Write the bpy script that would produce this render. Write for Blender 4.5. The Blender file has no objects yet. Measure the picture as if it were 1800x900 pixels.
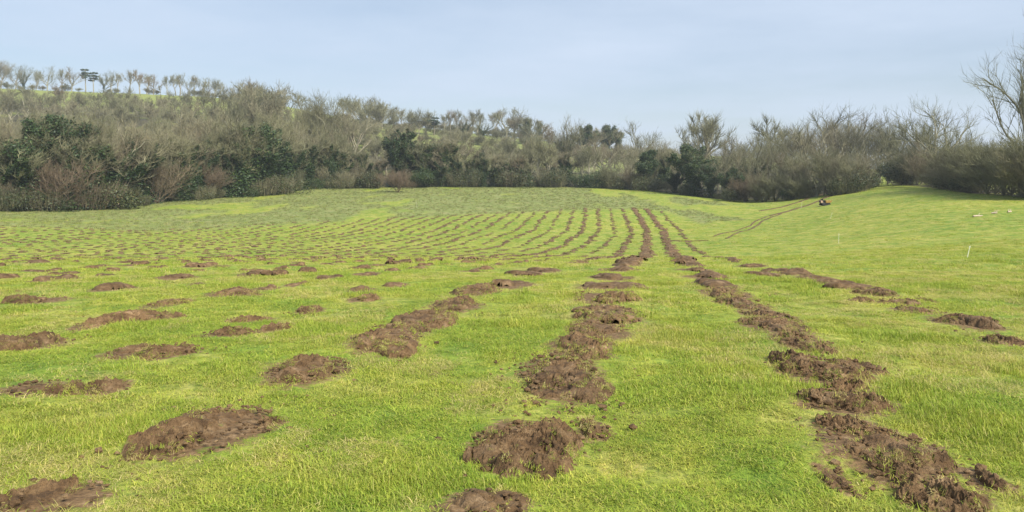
import bpy, math, random
import numpy as np
from mathutils import Vector, Matrix

# ------------------------------------------------------------------ camera, sky, sun, exposure
F, CX, HY = 1300.0, 900.0, 300.0          # focal length, image centre and eye-level line of the photograph in its own pixels
EYE = 1.6
sc = bpy.context.scene
col = sc.collection

cam_d = bpy.data.cameras.new('camera')
cam_d.sensor_width = 36.0
cam_d.lens = 36.0 * F / 1800.0
cam_d.shift_y = -(450.0 - HY) / 1800.0
cam_d.clip_start = 0.05
cam_d.clip_end = 6000
cam = bpy.data.objects.new('camera', cam_d)
cam.location = (0, 0, EYE)
cam.rotation_euler = (math.radians(90), 0, 0)
col.objects.link(cam)
sc.camera = cam

SUN_EL, SUN_AZ = math.radians(40), math.radians(140)     # azimuth clockwise from +Y (the view direction)
world = bpy.data.worlds.new('World')
sc.world = world
world.use_nodes = True
wn, wl = world.node_tree.nodes, world.node_tree.links
wn.clear()
w_out = wn.new('ShaderNodeOutputWorld')
w_bg = wn.new('ShaderNodeBackground')
w_sky = wn.new('ShaderNodeTexSky')
w_sky.sky_type = 'NISHITA'
w_sky.sun_disc = False
w_sky.sun_elevation = SUN_EL
w_sky.sun_rotation = SUN_AZ
w_sky.altitude = 80
w_sky.air_density = 1.0
w_sky.dust_density = 1.0
w_sky.ozone_density = 1.5
w_bg.inputs['Strength'].default_value = 0.051
# a thin veil of high cloud, laid on a level layer above the land so it streaks towards the horizon all the way round
tc = wn.new('ShaderNodeTexCoord')
sep = wn.new('ShaderNodeSeparateXYZ')
zadd = wn.new('ShaderNodeMath'); zadd.operation = 'MAXIMUM'; zadd.inputs[1].default_value = 0.0
zadd2 = wn.new('ShaderNodeMath'); zadd2.operation = 'ADD'; zadd2.inputs[1].default_value = 0.06
dx = wn.new('ShaderNodeMath'); dx.operation = 'DIVIDE'
dy = wn.new('ShaderNodeMath'); dy.operation = 'DIVIDE'
comb = wn.new('ShaderNodeCombineXYZ')
wl.new(tc.outputs['Generated'], sep.inputs[0])
wl.new(sep.outputs['Z'], zadd.inputs[0]); wl.new(zadd.outputs[0], zadd2.inputs[0])
wl.new(sep.outputs['X'], dx.inputs[0]); wl.new(zadd2.outputs[0], dx.inputs[1])
wl.new(sep.outputs['Y'], dy.inputs[0]); wl.new(zadd2.outputs[0], dy.inputs[1])
wl.new(dx.outputs[0], comb.inputs[0]); wl.new(dy.outputs[0], comb.inputs[1])
cl = wn.new('ShaderNodeTexNoise'); cl.inputs['Scale'].default_value = 0.32; cl.inputs['Detail'].default_value = 7; cl.inputs['Roughness'].default_value = 0.55
wl.new(comb.outputs[0], cl.inputs['Vector'])
cr = wn.new('ShaderNodeMapRange'); cr.inputs['From Min'].default_value = 0.36; cr.inputs['From Max'].default_value = 0.68
cr.inputs['To Min'].default_value = 0.42; cr.inputs['To Max'].default_value = 0.98
wl.new(cl.outputs['Fac'], cr.inputs['Value'])
wm = wn.new('ShaderNodeMixRGB'); wm.inputs['Color2'].default_value = (5.7, 6.65, 8.1, 1)
wl.new(cr.outputs[0], wm.inputs['Fac']); wl.new(w_sky.outputs[0], wm.inputs['Color1'])
wl.new(wm.outputs[0], w_bg.inputs['Color'])
wl.new(w_bg.outputs[0], w_out.inputs['Surface'])

sun_d = bpy.data.lights.new('sun', 'SUN')
sun_d.energy = 3.5
sun_d.angle = math.radians(20)
sun_d.color = (1.0, 0.95, 0.87)
sun = bpy.data.objects.new('sun', sun_d)
sdir = Vector((math.sin(SUN_AZ) * math.cos(SUN_EL), math.cos(SUN_AZ) * math.cos(SUN_EL), math.sin(SUN_EL)))
sun.rotation_euler = sdir.to_track_quat('Z', 'Y').to_euler()
sun.location = (0, 0, 60)
col.objects.link(sun)

sc.view_settings.view_transform = 'Standard'
sc.view_settings.look = 'None'
sc.view_settings.exposure = 1.25
sc.view_settings.gamma = 1.0
sc.view_settings.use_curve_mapping = False
sc.render.engine = 'CYCLES'
sc.cycles.max_bounces = 6
sc.cycles.diffuse_bounces = 3
sc.cycles.transparent_max_bounces = 8
sc.cycles.volume_bounces = 0
sc.cycles.use_adaptive_sampling = False
sc.cycles.use_denoising = True
sc.cycles.denoising_prefilter = 'ACCURATE'

random.seed(7)
R = np.random.default_rng(11)

# ------------------------------------------------------------------ numpy noise
def _hash(ix, iy, s):
    h = (ix.astype(np.int64) * 374761393 + iy.astype(np.int64) * 668265263 + s * 1274126177) & 0xFFFFFFFF
    h = ((h ^ (h >> 13)) * 1274126177) & 0xFFFFFFFF
    h = (h ^ (h >> 16)) & 0xFFFFFF
    return h / float(0xFFFFFF)

def vnoise(x, y, s=0):
    x = np.asarray(x, float); y = np.asarray(y, float)
    ix = np.floor(x); iy = np.floor(y)
    fx = x - ix; fy = y - iy
    fx = fx * fx * (3 - 2 * fx); fy = fy * fy * (3 - 2 * fy)
    a = _hash(ix, iy, s); b = _hash(ix + 1, iy, s); c = _hash(ix, iy + 1, s); d = _hash(ix + 1, iy + 1, s)
    return (a * (1 - fx) + b * fx) * (1 - fy) + (c * (1 - fx) + d * fx) * fy

def fbm(x, y, s=0, o=4, g=0.5):
    t = 0; amp = 1; n = 0
    for k in range(o):
        t = t + amp * vnoise(x * 2 ** k + 17.3 * k, y * 2 ** k - 9.1 * k, s + k)
        n += amp; amp *= g
    return t / n

# ------------------------------------------------------------------ the lie of the land
# rows of the photograph in which the ground is seen, for bearings (columns) and distances
NEAR = [(32, 462), (45, 456), (56, 455), (66, 449.5), (77, 440), (90, 429)]
TAB = {
    -500: NEAR + [(100, 410), (115, 385), (130, 360), (150, 330), (200, 285), (260, 225), (400, 160), (600, 120)],
    0:    NEAR + [(100, 411), (115, 392), (130, 380), (142, 375), (160, 357), (200, 318), (260, 262), (400, 190), (600, 151)],
    300:  NEAR + [(112, 409), (133, 387), (154, 370), (175, 359), (200, 341), (260, 287), (400, 205), (600, 162)],
    450:  NEAR + [(112, 409), (133, 387), (154, 369), (190, 351), (220, 332), (260, 294), (320, 240), (400, 200), (600, 170)],
    600:  NEAR + [(112, 409), (133, 387), (154, 368), (190, 349), (225, 336), (260, 316), (400, 246), (500, 222), (600, 204)],
    800:  NEAR + [(112, 409), (133, 386), (154, 367), (180, 352), (230, 331), (260, 318), (350, 272), (450, 242), (560, 228)],
    1000: NEAR + [(112, 409), (133, 386), (154, 367), (180, 352), (230, 331), (260, 322), (350, 288), (450, 264), (560, 250)],
    1150: NEAR + [(112, 409), (133, 386), (154, 367), (180, 352), (230, 332), (260, 325), (350, 300), (450, 280), (560, 268)],
    1350: [(32, 462), (45, 456), (56, 454), (70, 444), (100, 413), (130, 388), (160, 368), (190, 357), (230, 348), (260, 340), (350, 312), (450, 290), (560, 276)],
    1450: [(32, 461), (45, 454), (56, 448), (70, 436), (100, 400), (130, 368), (150, 354), (175, 342), (230, 332), (260, 328), (350, 312), (450, 296), (560, 286)],
    1550: [(32, 459), (45, 450), (56, 441), (70, 424), (100, 384), (130, 352), (150, 336), (170, 325), (200, 320.5), (260, 315), (350, 310), (560, 302)],
    1650: [(32, 457), (45, 446), (56, 433), (70, 410), (100, 366), (120, 345), (140, 331), (160, 327), (200, 324), (260, 318), (350, 312), (560, 306)],
    1800: [(32, 455), (45, 441), (56, 425), (70, 400), (85, 376), (100, 359), (110, 351), (130, 338), (160, 328), (200, 323), (350, 312), (560, 306)],
    2300: [(32, 450), (45, 430), (56, 408), (70, 380), (85, 360), (100, 345), (130, 328), (160, 322), (350, 312), (560, 306)],
}
LU0, LU1, NU = math.log(2.0), math.log(4000.0), 360
PX0, PX1, NP = -700.0, 2500.0, 161
_u = np.linspace(LU0, LU1, NU); _d = np.exp(_u); _px = np.linspace(PX0, PX1, NP)
_cols = sorted(TAB)
def _colz(c):
    ds = [0.0, 8.0, 14.6, 21.7]; zs = [0.0, -0.52, -0.98, -1.5]
    for d, py in TAB[c]:
        ds.append(d); zs.append(EYE - (py - HY) * d / F)
    zl = zs[-1]
    ds += [900, 4000]; zs += [zl, zl]
    return np.interp(_d, ds, zs)
_Z = np.array([_colz(c) for c in _cols])
_T = np.zeros((NP, NU))
for j in range(NU):
    _T[:, j] = np.interp(_px, _cols, _Z[:, j])
def _smooth(a, n, ax):
    k = np.exp(-0.5 * (np.arange(-3 * n, 3 * n + 1) / n) ** 2); k /= k.sum()
    p = np.pad(a, [(3 * n, 3 * n) if i == ax else (0, 0) for i in (0, 1)], mode='edge')
    return np.apply_along_axis(lambda v: np.convolve(v, k, 'valid'), ax, p)
_T = _smooth(_smooth(_T, 3, 1), 3, 0)

def base_z(x, y):
    x = np.asarray(x, float); y = np.asarray(y, float)
    d = np.clip(y, 2.01, 3990)
    px = np.clip(CX + F * x / np.maximum(y, 12.0), PX0 + 1, PX1 - 1)
    u = (np.log(d) - LU0) / (LU1 - LU0) * (NU - 1)
    v = (px - PX0) / (PX1 - PX0) * (NP - 1)
    iu = np.clip(np.floor(u).astype(int), 0, NU - 2); iv = np.clip(np.floor(v).astype(int), 0, NP - 2)
    fu = u - iu; fv = v - iv
    z = (_T[iv, iu] * (1 - fu) + _T[iv, iu + 1] * fu) * (1 - fv) + (_T[iv + 1, iu] * (1 - fu) + _T[iv + 1, iu + 1] * fu) * fv
    return np.where(y < 2.01, z + 0.065 * (2.01 - y), z)

def gz(x, y):
    x = np.asarray(x, float); y = np.asarray(y, float)
    far = np.clip((y - 20) / 60, 0, 1)
    r = (fbm(x * 1.4, y * 1.4, 3, 3) - 0.5) * 0.10 + (fbm(x * 0.35, y * 0.35, 8, 2) - 0.5) * 0.14
    r = r + far * (fbm(x * 0.07, y * 0.07, 21, 3) - 0.5) * 0.7
    return base_z(x, y) + r

def g(x, y):
    return float(gz(np.array([x]), np.array([y]))[0])

_dd = np.exp(np.linspace(math.log(3.0), math.log(640.0), 1500))
def at(px, py):
    """the point of the ground seen in that place of the photograph"""
    x = (px - CX) / F * _dd
    z = base_z(x, _dd)
    v = HY + (EYE - z) * F / _dd
    i = np.where(v <= py)[0]
    i = i[0] if len(i) else len(_dd) - 1
    d = _dd[i]
    return (px - CX) / F * d, d

# ------------------------------------------------------------------ mesh and object helpers
def mesh_from(name, verts, faces, mat, smooth=False, attrs=None):
    me = bpy.data.meshes.new(name)
    verts = np.asarray(verts, np.float32).reshape(-1, 3)
    if isinstance(faces, np.ndarray):
        nf, k = faces.shape
        me.vertices.add(len(verts)); me.vertices.foreach_set('co', verts.ravel())
        me.loops.add(nf * k); me.loops.foreach_set('vertex_index', faces.astype(np.int32).ravel())
        me.polygons.add(nf)
        me.polygons.foreach_set('loop_start', np.arange(0, nf * k, k, dtype=np.int32))
        me.polygons.foreach_set('loop_total', np.full(nf, k, np.int32))
        me.update(calc_edges=True)
    else:
        me.from_pydata([tuple(v) for v in verts.tolist()], [], faces)
        me.update()
    me.polygons.foreach_set('use_smooth', np.full(len(me.polygons), smooth, dtype=bool))
    if attrs:
        for k_, a in attrs.items():
            at_ = me.attributes.new(k_, 'FLOAT', 'POINT'); at_.data.foreach_set('value', np.asarray(a, np.float32))
    me.materials.append(mat)
    return me

def obj(name, me, parent=None, loc=None, rot=None, scale=None):
    o = bpy.data.objects.new(name, me)
    col.objects.link(o)
    if parent: o.parent = parent
    if loc is not None: o.location = loc
    if rot is not None: o.rotation_euler = rot
    if scale is not None: o.scale = scale
    return o

def tag(o, label=None, cat=None, group=None, kind=None):
    if label: o['label'] = label
    if cat: o['category'] = cat
    if group: o['group'] = group
    if kind: o['kind'] = kind
    return o

ORD = ['first', 'second', 'third', 'fourth', 'fifth', 'sixth', 'seventh', 'eighth', 'ninth', 'tenth', 'eleventh', 'twelfth', 'thirteenth', 'fourteenth',
       'fifteenth', 'sixteenth', 'seventeenth', 'eighteenth', 'nineteenth', 'twentieth']
TENS = {2: ('twenty', 'twentieth'), 3: ('thirty', 'thirtieth'), 4: ('forty', 'fortieth'), 5: ('fifty', 'fiftieth'), 6: ('sixty', 'sixtieth'), 7: ('seventy', 'seventieth')}
def ordinal(n):
    if n <= 20: return ORD[n - 1]
    t, u = divmod(n, 10)
    return TENS[t][1] if u == 0 else TENS[t][0] + '-' + ORD[u - 1]

# ------------------------------------------------------------------ materials
def new_mat(name):
    m = bpy.data.materials.new(name); m.use_nodes = True
    nt = m.node_tree
    b = nt.nodes['Principled BSDF']
    b.inputs['Specular IOR Level'].default_value = 0.25
    return m, nt.nodes, nt.links, b

def ramp(nodes, stops, interp='LINEAR'):
    r = nodes.new('ShaderNodeValToRGB'); r.color_ramp.interpolation = interp
    e = r.color_ramp.elements
    while len(e) > 1: e.remove(e[-1])
    e[0].position = stops[0][0]; e[0].color = (*stops[0][1], 1)
    for p, c in stops[1:]:
        n = e.new(p); n.color = (*c, 1)
    return r

def noise(nodes, links, vec, scale, detail=4, rough=0.55):
    n = nodes.new('ShaderNodeTexNoise'); n.inputs['Scale'].default_value = scale
    n.inputs['Detail'].default_value = detail; n.inputs['Roughness'].default_value = rough
    if vec is not None: links.new(vec, n.inputs['Vector'])
    return n

def mixc(nodes, links, fac, a, b, mode='MIX'):
    m = nodes.new('ShaderNodeMixRGB'); m.blend_type = mode
    for s, v in (('Fac', fac), ('Color1', a), ('Color2', b)):
        if hasattr(v, 'links'): links.new(v, m.inputs[s])
        elif isinstance(v, (int, float)): m.inputs[s].default_value = v
        else: m.inputs[s].default_value = (*v, 1)
    return m.outputs[0]

# the sward's own colour, by place: fresh green, yellow-green and bleached patches
grp = bpy.data.node_groups.new('sward_colour', 'ShaderNodeTree')
grp.interface.new_socket(name='Color', in_out='OUTPUT', socket_type='NodeSocketColor')
gn, gl = grp.nodes, grp.links
g_out = gn.new('NodeGroupOutput'); g_geo = gn.new('ShaderNodeNewGeometry')
gp = g_geo.outputs['Position']
n_big = noise(gn, gl, gp, 0.045, 4); n_mid = noise(gn, gl, gp, 0.55, 6, 0.68); n_fine = noise(gn, gl, gp, 2.3, 4, 0.6)
r_mid = ramp(gn, [(0.34, (0.120, 0.225, 0.022)), (0.43, (0.205, 0.290, 0.030)), (0.52, (0.355, 0.362, 0.054)), (0.62, (0.510, 0.420, 0.135))])
gl.new(n_mid.outputs['Fac'], r_mid.inputs['Fac'])
r_big = ramp(gn, [(0.35, (0.185, 0.275, 0.032)), (0.65, (0.350, 0.365, 0.056))])
gl.new(n_big.outputs['Fac'], r_big.inputs['Fac'])
c1 = mixc(gn, gl, 0.45, r_mid.outputs[0], r_big.outputs[0])
r_f = ramp(gn, [(0.35, (0.66, 0.74, 0.62)), (0.55, (1, 1, 1)), (0.72, (1.28, 1.12, 1.25))])
gl.new(n_fine.outputs['Fac'], r_f.inputs['Fac'])
c2 = mixc(gn, gl, 1.0, c1, r_f.outputs[0], 'MULTIPLY')
gl.new(c2, g_out.inputs[0])

SOIL_STOPS = [(0.29, (0.052, 0.030, 0.013)), (0.45, (0.118, 0.070, 0.031)), (0.57, (0.175, 0.110, 0.051)), (0.70, (0.280, 0.192, 0.104))]

def make_ground_mat():
    m, n, l, b = new_mat('pasture')
    gcol = n.new('ShaderNodeGroup'); gcol.node_tree = grp
    geo = n.new('ShaderNodeNewGeometry'); P = geo.outputs['Position']
    soil_a = n.new('ShaderNodeAttribute'); soil_a.attribute_name = 'soil'
    rush_a = n.new('ShaderNodeAttribute'); rush_a.attribute_name = 'rush'
    wood_a = n.new('ShaderNodeAttribute'); wood_a.attribute_name = 'wood'
    # thatch and tussock mottling breaking up the turf
    f1 = noise(n, l, P, 9.0, 5, 0.7)
    r1 = ramp(n, [(0.36, (0.50, 0.58, 0.45)), (0.52, (1, 1, 1)), (0.7, (1.2, 1.1, 1.2))]); l.new(f1.outputs['Fac'], r1.inputs['Fac'])
    c = mixc(n, l, 1.0, gcol.outputs[0], r1.outputs[0], 'MULTIPLY')
    c = mixc(n, l, 1.0, c, (0.84, 0.86, 0.84), 'MULTIPLY')
    f2 = noise(n, l, P, 0.9, 5, 0.65)
    r2 = ramp(n, [(0.57, (0, 0, 0)), (0.68, (1, 1, 1))]); l.new(f2.outputs['Fac'], r2.inputs['Fac'])
    mm = n.new('ShaderNodeMath'); mm.operation = 'MULTIPLY'; mm.inputs[1].default_value = 0.3
    l.new(r2.outputs[0], mm.inputs[0])
    c = mixc(n, l, mm.outputs[0], c, (0.26, 0.215, 0.072))
    # rough wet ground
    f3 = noise(n, l, P, 0.5, 5, 0.7)
    r3 = ramp(n, [(0.35, (0.130, 0.165, 0.042)), (0.5, (0.175, 0.205, 0.055)), (0.66, (0.240, 0.225, 0.095))]); l.new(f3.outputs['Fac'], r3.inputs['Fac'])
    c = mixc(n, l, rush_a.outputs['Fac'], c, r3.outputs[0])
    # leaf litter under the trees, its colour darkened to deepen the shade between them
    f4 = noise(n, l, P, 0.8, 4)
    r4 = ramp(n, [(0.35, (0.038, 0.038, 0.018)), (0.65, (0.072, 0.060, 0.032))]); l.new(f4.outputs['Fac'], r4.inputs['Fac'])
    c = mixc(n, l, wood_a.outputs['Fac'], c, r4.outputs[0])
    # bare smeared earth
    f5 = noise(n, l, P, 14, 6, 0.65); r5 = ramp(n, SOIL_STOPS); l.new(f5.outputs['Fac'], r5.inputs['Fac'])
    f6 = noise(n, l, P, 7, 4, 0.7)
    ad = n.new('ShaderNodeMath'); ad.operation = 'ADD'; l.new(soil_a.outputs['Fac'], ad.inputs[0]); l.new(f6.outputs['Fac'], ad.inputs[1])
    mr = n.new('ShaderNodeMapRange'); mr.inputs['From Min'].default_value = 0.86; mr.inputs['From Max'].default_value = 1.05; l.new(ad.outputs[0], mr.inputs['Value'])
    c = mixc(n, l, mr.outputs[0], c, r5.outputs[0])
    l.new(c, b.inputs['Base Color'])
    b.inputs['Roughness'].default_value = 0.85
    bp = n.new('ShaderNodeBump'); bp.inputs['Strength'].default_value = 0.6; bp.inputs['Distance'].default_value = 0.06
    l.new(f1.outputs['Fac'], bp.inputs['Height']); l.new(bp.outputs[0], b.inputs['Normal'])
    return m
M_GROUND = make_ground_mat()

def make_blade_mat(name, stops, follow):
    m, n, l, b = new_mat(name)
    t = n.new('ShaderNodeAttribute'); t.attribute_name = 'tint'
    r = ramp(n, stops); l.new(t.outputs['Fac'], r.inputs['Fac'])
    c = r.outputs[0]
    if follow:
        gg = n.new('ShaderNodeGroup'); gg.node_tree = grp
        c = mixc(n, l, follow, c, gg.outputs[0])
    oi = n.new('ShaderNodeObjectInfo')
    rr = ramp(n, [(0, (0.78, 0.82, 0.75)), (1, (1.2, 1.15, 1.2))]); l.new(oi.outputs['Random'], rr.inputs['Fac'])
    c = mixc(n, l, 1.0, c, rr.outputs[0], 'MULTIPLY')
    l.new(c, b.inputs['Base Color'])
    b.inputs['Roughness'].default_value = 0.55
    b.inputs['Specular IOR Level'].default_value = 0.2
    tr = n.new('ShaderNodeBsdfTranslucent'); l.new(c, tr.inputs['Color'])
    mx = n.new('ShaderNodeMixShader'); mx.inputs['Fac'].default_value = 0.35
    l.new(b.outputs[0], mx.inputs[1]); l.new(tr.outputs[0], mx.inputs[2])
    l.new(mx.outputs[0], n['Material Output'].inputs['Surface'])
    return m
M_GRASS = make_blade_mat('grass_blades', [(0, (0.20, 0.32, 0.030)), (0.5, (0.37, 0.44, 0.054)), (0.85, (0.50, 0.475, 0.085)), (1, (0.58, 0.48, 0.20))], 0.5)
M_STRAW = make_blade_mat('bleached_grass', [(0, (0.32, 0.34, 0.06)), (0.5, (0.48, 0.42, 0.13)), (1, (0.62, 0.50, 0.25))], 0.25)
M_RUSH = make_blade_mat('rush_blades', [(0, (0.120, 0.160, 0.045)), (0.6, (0.185, 0.215, 0.068)), (1, (0.33, 0.27, 0.13))], 0.0)

def make_soil_mat(name='turned_soil', dark=1.0):
    m, n, l, b = new_mat(name)
    tcn = n.new('ShaderNodeTexCoord'); geo = n.new('ShaderNodeNewGeometry'); P = geo.outputs['Position']
    a = noise(n, l, P, 5.5, 8, 0.62); r = ramp(n, [(p, tuple(x * dark for x in c)) for p, c in SOIL_STOPS]); l.new(a.outputs['Fac'], r.inputs['Fac'])
    f = noise(n, l, P, 45, 5, 0.7); rf = ramp(n, [(0.3, (0.6, 0.58, 0.56)), (0.55, (1, 1, 1)), (0.75, (1.28, 1.25, 1.22))]); l.new(f.outputs['Fac'], rf.inputs['Fac'])
    c = mixc(n, l, 1.0, r.outputs[0], rf.outputs[0], 'MULTIPLY')
    big = noise(n, l, P, 0.6, 3); rb = ramp(n, [(0.35, (0.80, 0.80, 0.82)), (0.65, (1.16, 1.14, 1.12))]); l.new(big.outputs['Fac'], rb.inputs['Fac'])
    c = mixc(n, l, 1.0, c, rb.outputs[0], 'MULTIPLY')
    # shreds of turf left in the spoil
    sh = noise(n, l, P, 8.5, 4, 0.7); rs = ramp(n, [(0.63, (0, 0, 0)), (0.70, (0.75, 0.75, 0.75))]); l.new(sh.outputs['Fac'], rs.inputs['Fac'])
    c = mixc(n, l, rs.outputs[0], c, (0.135, 0.135, 0.036))
    l.new(c, b.inputs['Base Color'])
    rg = n.new('ShaderNodeMapRange'); rg.inputs['To Min'].default_value = 0.95; rg.inputs['To Max'].default_value = 0.5
    l.new(a.outputs['Fac'], rg.inputs['Value']); l.new(rg.outputs[0], b.inputs['Roughness'])
    bp = n.new('ShaderNodeBump'); bp.inputs['Strength'].default_value = 0.9; bp.inputs['Distance'].default_value = 0.03
    l.new(f.outputs['Fac'], bp.inputs['Height']); l.new(bp.outputs[0], b.inputs['Normal'])
    return m
M_SOIL = make_soil_mat()
M_MUD = make_soil_mat('wet_mud', 0.8)

def make_bark(name, stops, spread=True):
    m, n, l, b = new_mat(name)
    oi = n.new('ShaderNodeObjectInfo'); r = ramp(n, stops); l.new(oi.outputs['Random'], r.inputs['Fac'])
    geo = n.new('ShaderNodeNewGeometry')
    a = noise(n, l, geo.outputs['Position'], 0.8, 4, 0.7); ra = ramp(n, [(0.3, (0.72, 0.74, 0.70)), (0.7, (1.25, 1.22, 1.18))]); l.new(a.outputs['Fac'], ra.inputs['Fac'])
    l.new(mixc(n, l, 1.0, r.outputs[0], ra.outputs[0], 'MULTIPLY'), b.inputs['Base Color'])
    b.inputs['Roughness'].default_value = 0.9
    return m
M_BARK = make_bark('bark', [(0, (0.160, 0.140, 0.100)), (0.4, (0.225, 0.205, 0.145)), (0.7, (0.285, 0.265, 0.195)), (1, (0.190, 0.182, 0.118))])
M_TWIG = make_bark('twigs', [(0, (0.115, 0.115, 0.066)), (0.25, (0.175, 0.170, 0.094)), (0.5, (0.135, 0.136, 0.078)), (0.7, (0.205, 0.190, 0.116)), (0.9, (0.155, 0.138, 0.088)), (1, (0.178, 0.142, 0.094))])
M_TWIG_RED = make_bark('reddish_twigs', [(0, (0.130, 0.096, 0.064)), (1, (0.160, 0.128, 0.082))])

def make_leaf(name, stops):
    m, n, l, b = new_mat(name)
    t = n.new('ShaderNodeAttribute'); t.attribute_name = 'tint'
    r = ramp(n, stops); l.new(t.outputs['Fac'], r.inputs['Fac'])
    oi = n.new('ShaderNodeObjectInfo'); rr = ramp(n, [(0, (0.8, 0.85, 0.8)), (1, (1.25, 1.18, 1.0))]); l.new(oi.outputs['Random'], rr.inputs['Fac'])
    l.new(mixc(n, l, 1.0, r.outputs[0], rr.outputs[0], 'MULTIPLY'), b.inputs['Base Color'])
    b.inputs['Roughness'].default_value = 0.5
    b.inputs['Specular IOR Level'].default_value = 0.35
    return m
M_IVY = make_leaf('ivy_leaves', [(0, (0.013, 0.028, 0.009)), (0.6, (0.028, 0.054, 0.015)), (0.9, (0.060, 0.092, 0.027)), (1, (0.12, 0.14, 0.05))])
M_BRAMBLE = make_leaf('bramble_leaves', [(0, (0.020, 0.032, 0.011)), (0.5, (0.042, 0.056, 0.018)), (0.85, (0.078, 0.082, 0.030)), (1, (0.120, 0.086, 0.046))])
M_PINE = make_leaf('pine_needles', [(0, (0.020, 0.038, 0.020)), (1, (0.050, 0.075, 0.035))])

def plain(name, c, rough=0.6, metal=0.0, wear=0.25, scale=9):
    m, n, l, b = new_mat(name)
    t = n.new('ShaderNodeTexCoord'); a = noise(n, l, t.outputs['Object'], scale, 5, 0.65)
    r = ramp(n, [(0.3, tuple(x * (1 - wear) for x in c)), (0.7, tuple(min(1, x * (1 + wear * 0.5)) for x in c))]); l.new(a.outputs['Fac'], r.inputs['Fac'])
    l.new(r.outputs[0], b.inputs['Base Color']); b.inputs['Roughness'].default_value = rough; b.inputs['Metallic'].default_value = metal
    return m
M_YELLOW = plain('yellow_paint', (0.34, 0.22, 0.065), 0.45)
M_BLACK = plain('black_rubber', (0.022, 0.022, 0.022), 0.7)
M_DARK = plain('dark_steel', (0.05, 0.048, 0.045), 0.5, 0.5)
M_SKIN = plain('pale_panel', (0.34, 0.23, 0.15), 0.6)
M_CANE = plain('white_cane', (0.62, 0.62, 0.46), 0.6, 0, 0.1)
M_LOG = plain('bleached_wood', (0.42, 0.34, 0.25), 0.8, 0, 0.35)
M_BRACKEN = make_leaf('dead_bracken', [(0, (0.20, 0.085, 0.04)), (1, (0.30, 0.135, 0.06))])

# ------------------------------------------------------------------ soil heaps: where they lie
# (row, column, row of picture, width, height there); rows counted from the bare strip left of centre (0) and right of it (1)
LIST = {
    0: [(845, 893, 170, 34), (920, 782, 190, 112), (1048, 752, 60, 34), (988, 662, 128, 78), (1022, 611, 108, 38), (1053, 581, 95, 42), (1068, 556, 110, 30), (1060, 528, 98, 34), (1066, 507, 92, 24), (1078, 490, 76, 22), (1086, 476, 66, 16), (1100, 467, 58, 10)],
    1: [(1655, 880, 150, 40), (1600, 842, 150, 46), (1545, 800, 205, 92), (1490, 760, 110, 36), (1490, 690, 90, 26), (1462, 842, 50, 20), (1738, 856, 56, 14), (1482, 716, 175, 60), (1440, 655, 130, 50), (1502, 650, 70, 26), (1408, 606, 84, 28), (1362, 580, 100, 34), (1350, 558, 80, 26), (1303, 536, 80, 28), (1278, 518, 82, 26), (1258, 503, 76, 22), (1240, 489, 70, 20), (1224, 476, 60, 16), (1213, 466, 52, 10)],
    2: [(1762, 600, 78, 20), (1698, 568, 98, 28), (1612, 546, 84, 16), (1630, 525, 18, 10), (1575, 530, 60, 9), (1540, 517, 70, 12), (1505, 508, 70, 11), (1512, 530, 56, 7), (1468, 497, 86, 13), (1430, 489, 70, 11), (1395, 482, 66, 11), (1368, 478, 50, 9), (1345, 484, 46, 8), (1322, 467, 48, 9)],
    -1: [(372, 762, 195, 108), (467, 752, 46, 40), (540, 655, 142, 66), (676, 598, 112, 44), (745, 568, 100, 32), (802, 541, 88, 20), (838, 516, 78, 26), (893, 501, 84, 20), (928, 483, 52, 14), (960, 475, 50, 12)],
    -2: [(92, 886, 190, 44), (80, 686, 150, 36), (190, 680, 80, 14), (228, 622, 78, 34), (298, 623, 96, 28), (400, 588, 90, 14), (484, 579, 58, 18), (545, 547, 50, 10), (640, 527, 56, 12), (638, 510, 50, 12), (696, 501, 48, 9), (657, 482, 24, 8)],
    -3: [(45, 606, 130, 26), (176, 569, 66, 26), (245, 560, 120, 20), (438, 562, 84, 12), (297, 536, 60, 20), (410, 519, 96, 14), (465, 508, 46, 8), (575, 491, 36, 8), (518, 502, 34, 8)],
    -4: [(66, 532, 94, 14), (200, 511, 72, 16), (346, 503, 26, 8), (443, 484, 50, 10), (300, 490, 50, 6)],
    -5: [(10, 512, 26, 10), (93, 495, 66, 12), (184, 487, 42, 6), (350, 470, 50, 6)],
    -6: [(96, 475, 40, 8), (57, 463, 40, 8), (175, 468, 26, 7), (252, 463, 40, 6), (6, 453, 20, 6)],
}
_ca = [(0, -0.9), (14.6, 1.68), (32, 5.0), (56, 10.2), (77, 14.0), (115, 21.0), (154, 25.4), (175, 28.0)]
def row_x(k, d):
    c = float(np.interp(d, [p[0] for p in _ca], [p[1] for p in _ca]))
    return c + 2.5 * k
def field_end(px):
    return np.interp(px, [-200, 0, 300, 600, 860, 1000, 1130, 1170, 1250], [108, 110, 116, 132, 148, 151, 157, 152, 120])

mounds = []      # row, x, y, half width, half length, height
for k, lst in LIST.items():
    for px, py, w, h in lst:
        x, d = at(px, py)
        _, d1 = at(px, min(py + h * 0.5, 905)); _, d0 = at(px, py - h * 0.34)
        ln = min(max((d0 - d1) * 0.5, 0.28), 0.85)
        wd = w * d / F * 0.5
        hh = min(0.14, max(0.05, 0.29 * min(ln, wd))); wd *= 1.1; ln *= 1.1
        if k in (0, 1) and d > 7: ln *= 1.3; wd *= 1.1
        if k == -1 and d > 9: ln *= 1.25; wd *= 1.1
        mounds.append([k, x, d, wd, ln, hh])
first_d = {0: 31, 1: 31, 2: 33, -1: 27, -2: 25, -3: 23, -4: 22, -5: 21, -6: 24}
row_strength = {}
for k in range(-60, 5):
    row_strength[k] = 0.62 + 0.38 * random.random()
for k in (0, 1): row_strength[k] = 1.25
row_strength[-1] = 1.0; row_strength[-2] = 0.7; row_strength[-3] = 0.95; row_strength[-4] = 1.1
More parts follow.
